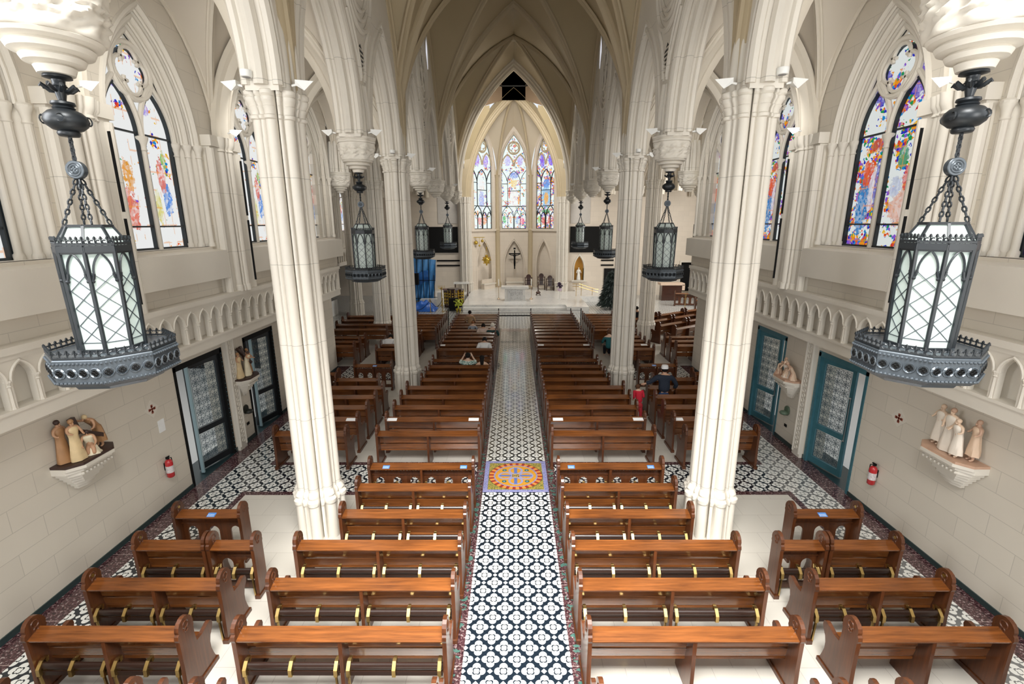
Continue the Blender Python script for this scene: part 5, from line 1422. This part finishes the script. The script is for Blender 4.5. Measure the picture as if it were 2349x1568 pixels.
for i in range(17):
    for j in range(17):
        u=i/16-.5;v=j/16-.5;r=max(abs(u),abs(v))*2;z=(.60*(1-r**2))*(1+.3*sin(u*17)*sin(v*13))+.02;vs.append((-6.65+u*1.9,34.9+v*1.6,max(0.005,z)))
m.add(vs,[(i*17+j,(i+1)*17+j,(i+1)*17+j+1,i*17+j+1) for i in range(16) for j in range(16)]);tag(m.build('tarpaulin_heap',simple('royal_blue_tarpaulin',(.02,.12,.50),.35,var=.4,scale=4),None,60),'crumpled royal blue tarpaulin heaped on the floor behind the left pews','tarpaulin')
t=thing('scaffold_poles','thin dark scaffold poles standing before the blue tarpaulin','scaffold',(0,0,0))
for k,x in enumerate((-7.95,-7.5,-7.05,-6.6,-6.2)):
    m=MB();m.tube([(x,37.3,0),(x,37.3,3.9 if k<4 else 2.3)],.03,6);m.build('pole',MBLACK,t)
for z in (.5,1.9): 
    m=MB();m.tube([(-8.2,37.3,z),(-6.1,37.3,z)],.025,6);m.build('crossbar',MBLACK,t)
m=MB();m.box(-8.0,-7.3,36.6,37.0,1.65,2.5);m.tube([(-7.65,36.8,0),(-7.65,36.8,1.7)],.04,6);tag(m.build('speaker_box',MBLACK),'black box on a pole in front of the blue tarpaulin','speaker')
# fir tree
t=thing('fir_tree','dark green artificial fir tree partly hidden behind the second right column','tree',(7.15,35.3,0))
m=MB();m.lathe([(.07,0),(.05,1.2),(.02,2.7)],seg=8);m.build('trunk',MDW,t)
m=MB();rr=random.Random(3)
for k in range(900):
    h=rr.random()**1.25;z=.18+2.6*h;R0=.92*(1-h)**.75+.06;a=rr.random()*2*pi;q=R0*(.55+.5*rr.random())
    c=Vector((q*cos(a),q*sin(a),z));o_=Vector((cos(a),sin(a),-.35));L_=.17+.1*rr.random();sd=Vector((-sin(a),cos(a),0))*.07
    m.add([c-o_*L_*.6+sd,c-o_*L_*.6-sd,c+o_*L_,c-o_*L_*.3+Vector((0,0,.07))],[(0,1,2),(0,3,2),(1,3,2)])
m.lathe([(.75,.25),(.62,.8),(.42,1.6),(.2,2.3),(.05,2.75)],seg=14)
m.build('needles',simple('dark_fir',(.006,.018,.014),.6,var=.4),t)
# handrail right
t=thing('handrail','thin metal handrail on the right side of the platform','railing')
for (x,y,z) in ((5.0,38.6,.45),(5.45,38.9,.45),(6.4,39.2,.45)):
    m=MB();m.tube([(x,y,z),(x,y,1.45 if x<6 else 1.0)],.022,6);m.build('post',MBRASS,t)
for dz in (0,-.22):
    m=MB();m.tube([(4.7,38.6,1.45+dz),(5.2,38.6,1.45+dz),(6.6,39.2,.95+dz),(6.9,39.3,.9+dz)],.022,6);m.build('rail',MBRASS,t)
# gate in front of the altar steps
t=thing('altar_gate','low black rail with posts closing the centre aisle before the steps','gate')
for x in (-.93,1.0,3.38,4.0,-3.3,-3.95):
    m=MB();m.tube([(x,28.35,0),(x,28.35,1.25)],.03,6);m.build('post',MBLACK,t)
m=MB();m.box(-.93,1.0,28.33,28.37,.78,.84);m.build('lower_rail',MBLACK,t);m=MB();m.box(-3.95,4.0,28.34,28.36,1.12,1.14);m.build('upper_rail',MIRON,t)
# rope stanchions
t=thing('rope_barrier','brass posts with a sagging dark rope left of the steps','barrier')
for x,y in ((-6.0,34.0),(-5.15,34.2)):
    m=MB();m.lathe([(.13,0),(.03,.04),(.025,.9),(.05,.95),(.02,1.0)],(x,y,0),10);m.build('post',MBRASS,t)
m=MB();m.tube([(-6.0+.85*k/8,34+.2*k/8,.88-.5*sin(pi*k/8)) for k in range(9)],.02,5);m.tube([(-6.0-.9*k/8,34-.8*k/8,.88-.6*k/8-.2*sin(pi*k/8)) for k in range(9)],.02,5);m.build('rope',MBLACK,t)
# right transept furniture
t=thing('draped_table','dark cabinet with a peach cloth over its top in the right transept','table',(12.9,39.4,0))
m=MB();m.box(-.85,.75,-.35,.35,0,1.25);m.build('cabinet',MDW,t);m=MB();m.box(-1.0,.95,-.42,.42,1.25,1.42);m.box(.75,.97,-.42,.42,.85,1.3);m.build('cloth',simple('peach_cloth',(.66,.50,.38),.7),t)
t=thing('sound_rack','black equipment rack with grey knobs by the far right wall','equipment',(16.0,40.6,0))
m=MB();m.box(-.75,.45,-.4,.4,0,1.55);m.build('rack',MBLACK,t);m=MB();m.box(-.4,.1,-.42,-.40,1.25,1.4);m.box(-.3,.0,-.42,-.40,.9,1.0);m.build('display',simple('grey_display',(.35,.38,.40),.4),t);m=MB();m.bar((.3,0,1.5),(.7,0,2.0),.03);m.build('boom_arm',MBLACK,t)
for i,(x,y) in enumerate(((11.2,31.2),(13.3,31.6))):
    t=thing('brass_processional_stand',f'{"left" if i==0 else "right"} slim brass stand among the slanted transept pews','stand',(x,y,0))
    m=MB();m.lathe([(.12,0),(.02,.05),(.02,1.5),(.05,1.55),(.03,1.65),(.05,1.7)],seg=10);m.build('stem',MBRASS,t,50);m=MB();m.bar((-.1,0,1.35),(.1,0,1.35),.04);m.build('crosspiece',MBRASS,t)
# ------------------------------------------------------------------ people
SK=simple('skin_warm',(.48,.27,.17),.5,var=.05);SKL=simple('skin_light',(.60,.40,.29),.5,var=.05)
def hand(m,f,c,d,sp,s=1.0):
    """palm and five fingers; c wrist, d direction, sp spread axis (local)"""
    c=Vector(c);d=Vector(d).normalized();sp=Vector(sp).normalized();n=d.cross(sp)
    W=lambda p:Vector(f(*p))
    m.tube([W(c-d*.02),W(c+d*.03),W(c+d*.085)],[.022*s,.036*s,.034*s],6)
    for i,(o_,l) in enumerate(((-.03,.062),(-.011,.075),(.010,.072),(.029,.056))):
        b=c+d*.08+sp*o_;m.tube([W(b),W(b+d*l*.55+n*.008),W(b+d*l*.9+n*.028)],[.0095*s,.009*s,.007*s],5)
    b=c+d*.03-sp*.03;m.tube([W(b),W(b-sp*.03+d*.025),W(b-sp*.038+d*.055+n*.01)],[.011*s,.010*s,.008*s],5)
def person(label,loc,rz,pose,shirt,pants,hairm,skin=SK,arms=None,sc=1.0,hat=None,hair_len=0,bow=0,wide=1.0,sleeve=1.0):
    t=thing('person',label,'person',loc)
    f=T3((0,0,0),sc,rz)
    hz={'stand':.93,'sit':.56,'kneel':.60}[pose]
    lean=.06+bow*.5
    P=lambda x,y,z:(x,y,z)
    hip=P(0,0,hz);be=P(0,lean*.2,hz+.18);ch=P(0,lean*.55,hz+.36);sh=P(0,lean*.85,hz+.50-bow*.05);nk=P(0,lean+.01+bow*.05,hz+.575-bow*.09);hd=P(0,lean+.04+bow*.16,hz+.69-bow*.20)
    arms=arms or (((.30,.05,hz+.24),(.24,.28,hz+.10)),((-.30,.05,hz+.24),(-.24,.28,hz+.10)))
    SH=[(.19*wide,sh[1],sh[2]-.03),(-.19*wide,sh[1],sh[2]-.03)]
    pts=[hip,ch,sh,nk,hd];e=[(0,1),(1,2),(2,3),(3,4)];r=[.12,.12,.10,.052,.088]
    for i in (0,1):
        n=len(pts);pts+=[SH[i],arms[i][0],arms[i][1]];e+=[(2,n),(n,n+1),(n+1,n+2)];r+=[.055,.04,.028]
    legs=[]
    for sg in (1,-1):
        n=len(pts)
        if pose=='stand': L_=[(sg*.10,0,.50),(sg*.10,-.02,.09),(sg*.11,.12,.04)]
        elif pose=='sit': L_=[(sg*.11,.42,.53),(sg*.11,.44,.10),(sg*.12,.56,.05)]
        else: L_=[(sg*.10,.16,.22),(sg*.10,-.2,.14),(sg*.10,-.30,.08)]
        legs.append(L_);pts+=L_;e+=[(0,n),(n,n+1),(n+1,n+2)];r+=[.065,.045,.038]
    skin_body('body',[f(*p) for p in pts],e,[q*sc for q in r],skin,t,2)
    m=MB()
    for i,sg in ((0,1),(1,-1)):
        a,b=Vector(arms[i][0]),Vector(arms[i][1]);d=(b-a).normalized();hand(m,f,b,d,Vector((sg,0,0))-d*Vector((sg,0,0)).dot(d))
    m.build('hands',skin,t,60)
    # shirt
    pts=[P(0,0,hz-.09),be,ch,sh];e=[(0,1),(1,2),(2,3)];r=[(.185,.145),(.165,.125),(.185,.13),(.13,.10)]
    for i in (0,1):
        n=len(pts);a,b=Vector(arms[i][0]),Vector(arms[i][1]);q=a.lerp(b,.55*sleeve) if sleeve>.5 else Vector(SH[i]).lerp(a,.7)
        pts+=[SH[i],tuple(a if sleeve>.5 else Vector(SH[i]).lerp(a,.45)),tuple(q)];e+=[(3,n),(n,n+1),(n+1,n+2)];r+=[(.085,.085),(.062,.062),(.055,.055)]
    skin_body('shirt',[f(*p) for p in pts],e,[tuple(w*sc*wide for w in q) for q in r],shirt,t,2)
    pts=[P(0,0,hz+.04),P(0,0,hz-.06)];e=[(0,1)];r=[.15,.16]
    for L_ in legs: n=len(pts);pts+=L_[:2];e+=[(1,n),(n,n+1)];r+=[.10,.065]
    skin_body('trousers',[f(*p) for p in pts],e,[q*sc for q in r],pants,t,1)
    m=MB();c=Vector((hd[0],hd[1]-.018,hd[2]+.03))
    for i in range(1):
        k=len(m.v);m.ball((0,0,0),.108*sc,seg=14,n=9,sz=1.08);m.v[k:]=[tuple(Vector(f(*c))+Vector(p)) for p in m.v[k:]]
    if hair_len:
        m.tube([f(c.x,c.y-.04,c.z-.02),f(c.x,c.y-.10,c.z-.14),f(c.x,c.y-.13,c.z-.14-hair_len)],[.085*sc,.08*sc,.035*sc],8)
    m.build('hair',hairm,t,60)
    m=MB();m.ball(f(0,hd[1]+.10,hd[2]-.02),.014*sc,seg=6,n=4)
    for sg in (-1,1): m.ball(f(sg*.032,hd[1]+.083,hd[2]+.012),.010*sc,seg=6,n=4);m.ball(f(sg*.088,hd[1]+.0,hd[2]-.01),.022*sc,seg=6,n=4,sz=1.3)
    m.build('face_features',skin,t,60)
    m=MB();m.bar(f(-.02,hd[1]+.088,hd[2]-.055),f(.02,hd[1]+.088,hd[2]-.055),.007);m.build('mouth',simple('lips_'+label[:6],(.30,.10,.08),.5),t)
    if hat:
        m=MB();k=0;c2=f(hd[0],hd[1]-.01,hd[2]+.045);m.lathe([(.112*sc,0),(.114*sc,.05),(.10*sc,.11),(.03*sc,.125)],c2,18);m.build('cap',hat,t,50)
    return t
def cloth(n,c,var=.1,sc=6): return simple(n,c,.8,var=var,scale=sc,spec=.2)
H_BL=cloth('black_hair',(.010,.008,.007));H_BR=cloth('brown_hair',(.09,.04,.02));H_WH=cloth('white_hair',(.75,.70,.60));H_RD=cloth('auburn_hair',(.25,.10,.04))
D_=cloth('dark_trousers',(.012,.013,.018))
N_=cloth('navy_jumper',(.020,.026,.040),.3,30)
person('man in navy jumper and white cap standing in the right side pews',(4.86,14.78,0),0,'stand',N_,cloth('blue_jeans',(.03,.06,.14)),H_BL,arms=(((.42,.05,1.12),(.40,.22,.92)),((-.44,.08,1.20),(-.60,.10,1.14))),hat=cloth('white_cap',(.8,.8,.8)),wide=1.18,sleeve=1.6,sc=.98)
person('small person in a red top beside the pew ends, left of the man in navy',(4.0,14.5,0),.1,'stand',cloth('red_top',(.50,.02,.04)),cloth('red_shorts',(.40,.03,.04)),H_BR,skin=SKL,sc=.68,bow=.3,arms=(((.24,.05,1.15),(.18,.2,1.05)),((-.24,.05,1.15),(-.22,.2,1.0))))
person('person in white shirt bent forward in the left side pews behind the column',(-5.72,21.0,0),0,'sit',cloth('white_shirt_grey',(.66,.66,.66)),D_,H_BL,bow=.9,wide=1.15)
person('person in white t-shirt with head bowed, sitting near the centre aisle',(-1.32,20.25,0),0,'sit',cloth('white_tshirt',(.74,.75,.75)),D_,H_BL,bow=.7,wide=1.08,sc=1.02)
GR=Mat('green_leaf_print');GR.pos('obj');gn=GR.noise(GR.src,24,3);GRP=GR.bsdf(GR.ramp(gn,[(.42,(.06,.16,.13)),(.5,(.35,.48,.42)),(.58,(.62,.66,.60))]),.8)
person('woman in green and white leaf print dress, hands raised to her head',(-1.78,17.70,0),0,'sit',GRP,GRP,H_BL,skin=SKL,arms=(((.32,.05,.98),(.16,.12,1.24)),((-.32,.05,.98),(-.16,.12,1.24))),sleeve=.9,wide=1.05)
person('woman with long dark hair and tan top beside the leaf print dress',(-1.24,17.70,0),0,'sit',cloth('tan_top',(.55,.34,.22)),D_,H_BL,skin=SKL,hair_len=.35,sc=.92)
person('person in pale pink shirt with dark hair, sixth pew from the altar steps',(-1.56,23.33,0),0,'sit',cloth('pale_pink_shirt',(.60,.47,.40)),D_,H_BL,bow=.5,wide=1.1)
person('white haired person in dark green, at the aisle end of a far left pew',(-1.08,23.33,0),0,'sit',cloth('dark_green_top',(.02,.06,.06)),D_,H_WH,skin=SKL)
person('child with auburn hair in a blue grey patterned shirt standing in the far left pews',(-2.15,24.30,.0),0,'stand',cloth('blue_grey_print',(.30,.33,.38),.5,30),D_,H_RD,skin=SKL,sc=.74)
person('boy with dark hair and tan top standing at the very front left pew',(-2.42,25.75,.0),0,'stand',cloth('tan_vest',(.34,.22,.12)),D_,H_BL,skin=SK,sc=.90)
person('person in teal shirt half hidden by the second right nave column',(4.42,21.75,0),0,'sit',cloth('teal_shirt',(.02,.10,.11)),D_,H_BR,skin=SKL)
person('dark figure standing behind the second right nave column',(7.0,27.0,0),0,'stand',D_,D_,H_BL,sc=.9)
LP=[45,1050,370,1400,110,850,.95,45];EXPO=.0
# ------------------------------------------------------------------ camera, light
cam=bpy.data.cameras.new('camera');co=bpy.data.objects.new('camera',cam);COL.objects.link(co)
co.location=(0,0,6.2)
p_,y_,r_=radians(13.9),radians(-.271),radians(-.178)
F=Vector((sin(y_)*cos(p_),cos(y_)*cos(p_),-sin(p_)));R=Vector((cos(y_),-sin(y_),0));U=R.cross(F)
R2=R*cos(r_)+U*sin(r_);U2=-R*sin(r_)+U*cos(r_)
co.matrix_world=Matrix(((R2.x,U2.x,-F.x,0),(R2.y,U2.y,-F.y,0),(R2.z,U2.z,-F.z,6.2),(0,0,0,1)))
cam.sensor_fit='HORIZONTAL';cam.sensor_width=36;cam.lens=36*1102/2349;cam.clip_end=200;cam.clip_start=.05
SC.camera=co
w=bpy.data.worlds.new('daylight');SC.world=w;w.use_nodes=True;bg=w.node_tree.nodes['Background']
bg.inputs[0].default_value=(.90,.95,1.0,1);bg.inputs[1].default_value=LP[6]
def area(name,loc,target,sx,sy,power,col=(1,1,1),spread=180):
    l=bpy.data.lights.new(name,'AREA');l.spread=radians(spread);l.shape='RECTANGLE';l.size=sx;l.size_y=sy;l.energy=power;l.color=col
    o=bpy.data.objects.new(name,l);COL.objects.link(o);o.location=loc
    o.rotation_euler=(Vector(target)-Vector(loc)).to_track_quat('-Z','Y').to_euler();return o
area('west_window_light',(0,-4,11),(0,14,6),9,6,LP[0],(1,.99,.96))
area('foreground_fill_light',(0,1.6,9.4),(0,5.5,0),7,3.6,LP[1],(1,.985,.95),76)  # added fill above the front pews, out of view; not a real window
for s in (-1,1):
    area('west_aisle_light',(s*5.9,-3.5,6.0),(s*7.0,8,8.5 if s<0 else 5.5),3.2,5,LP[2]*(.85 if s<0 else 1.45),(1,.98,.95))
    area('transept_window_light',(s*17.8,31,7),(0,31,1.5),9,7,LP[3]*(1.5 if s>0 else .5),(1,.98,.95))
    area('near_window_light',(s*7.3,3.0,8.2),(-s*7.8,8.5,3.5),3,4,LP[4]*(.3 if s>0 else 2.2),(.97,.98,1),130)
for s in (-1,1):
    for k in (1,2,3,4): area('aisle_fill_light',(s*5.8,YS[k]+.1,9.0),(s*6.7,YS[k]+3.6,7.6),2.4,1.6,LP[7],(1,.985,.95),150)  # added fills, unseen from behind, to brighten the aisle bays; no fixture
area('chancel_fill_light',(0,34.9,14.2),(0,42,4.5),4,1.5,LP[5],(1,.97,.92))  # added unseen fill behind the chancel arch, brightens the apse without a fixture
SC.view_settings.view_transform='Standard';SC.view_settings.look='None';SC.view_settings.gamma=1;SC.view_settings.use_curve_mapping=False
SC.view_settings.exposure=EXPO
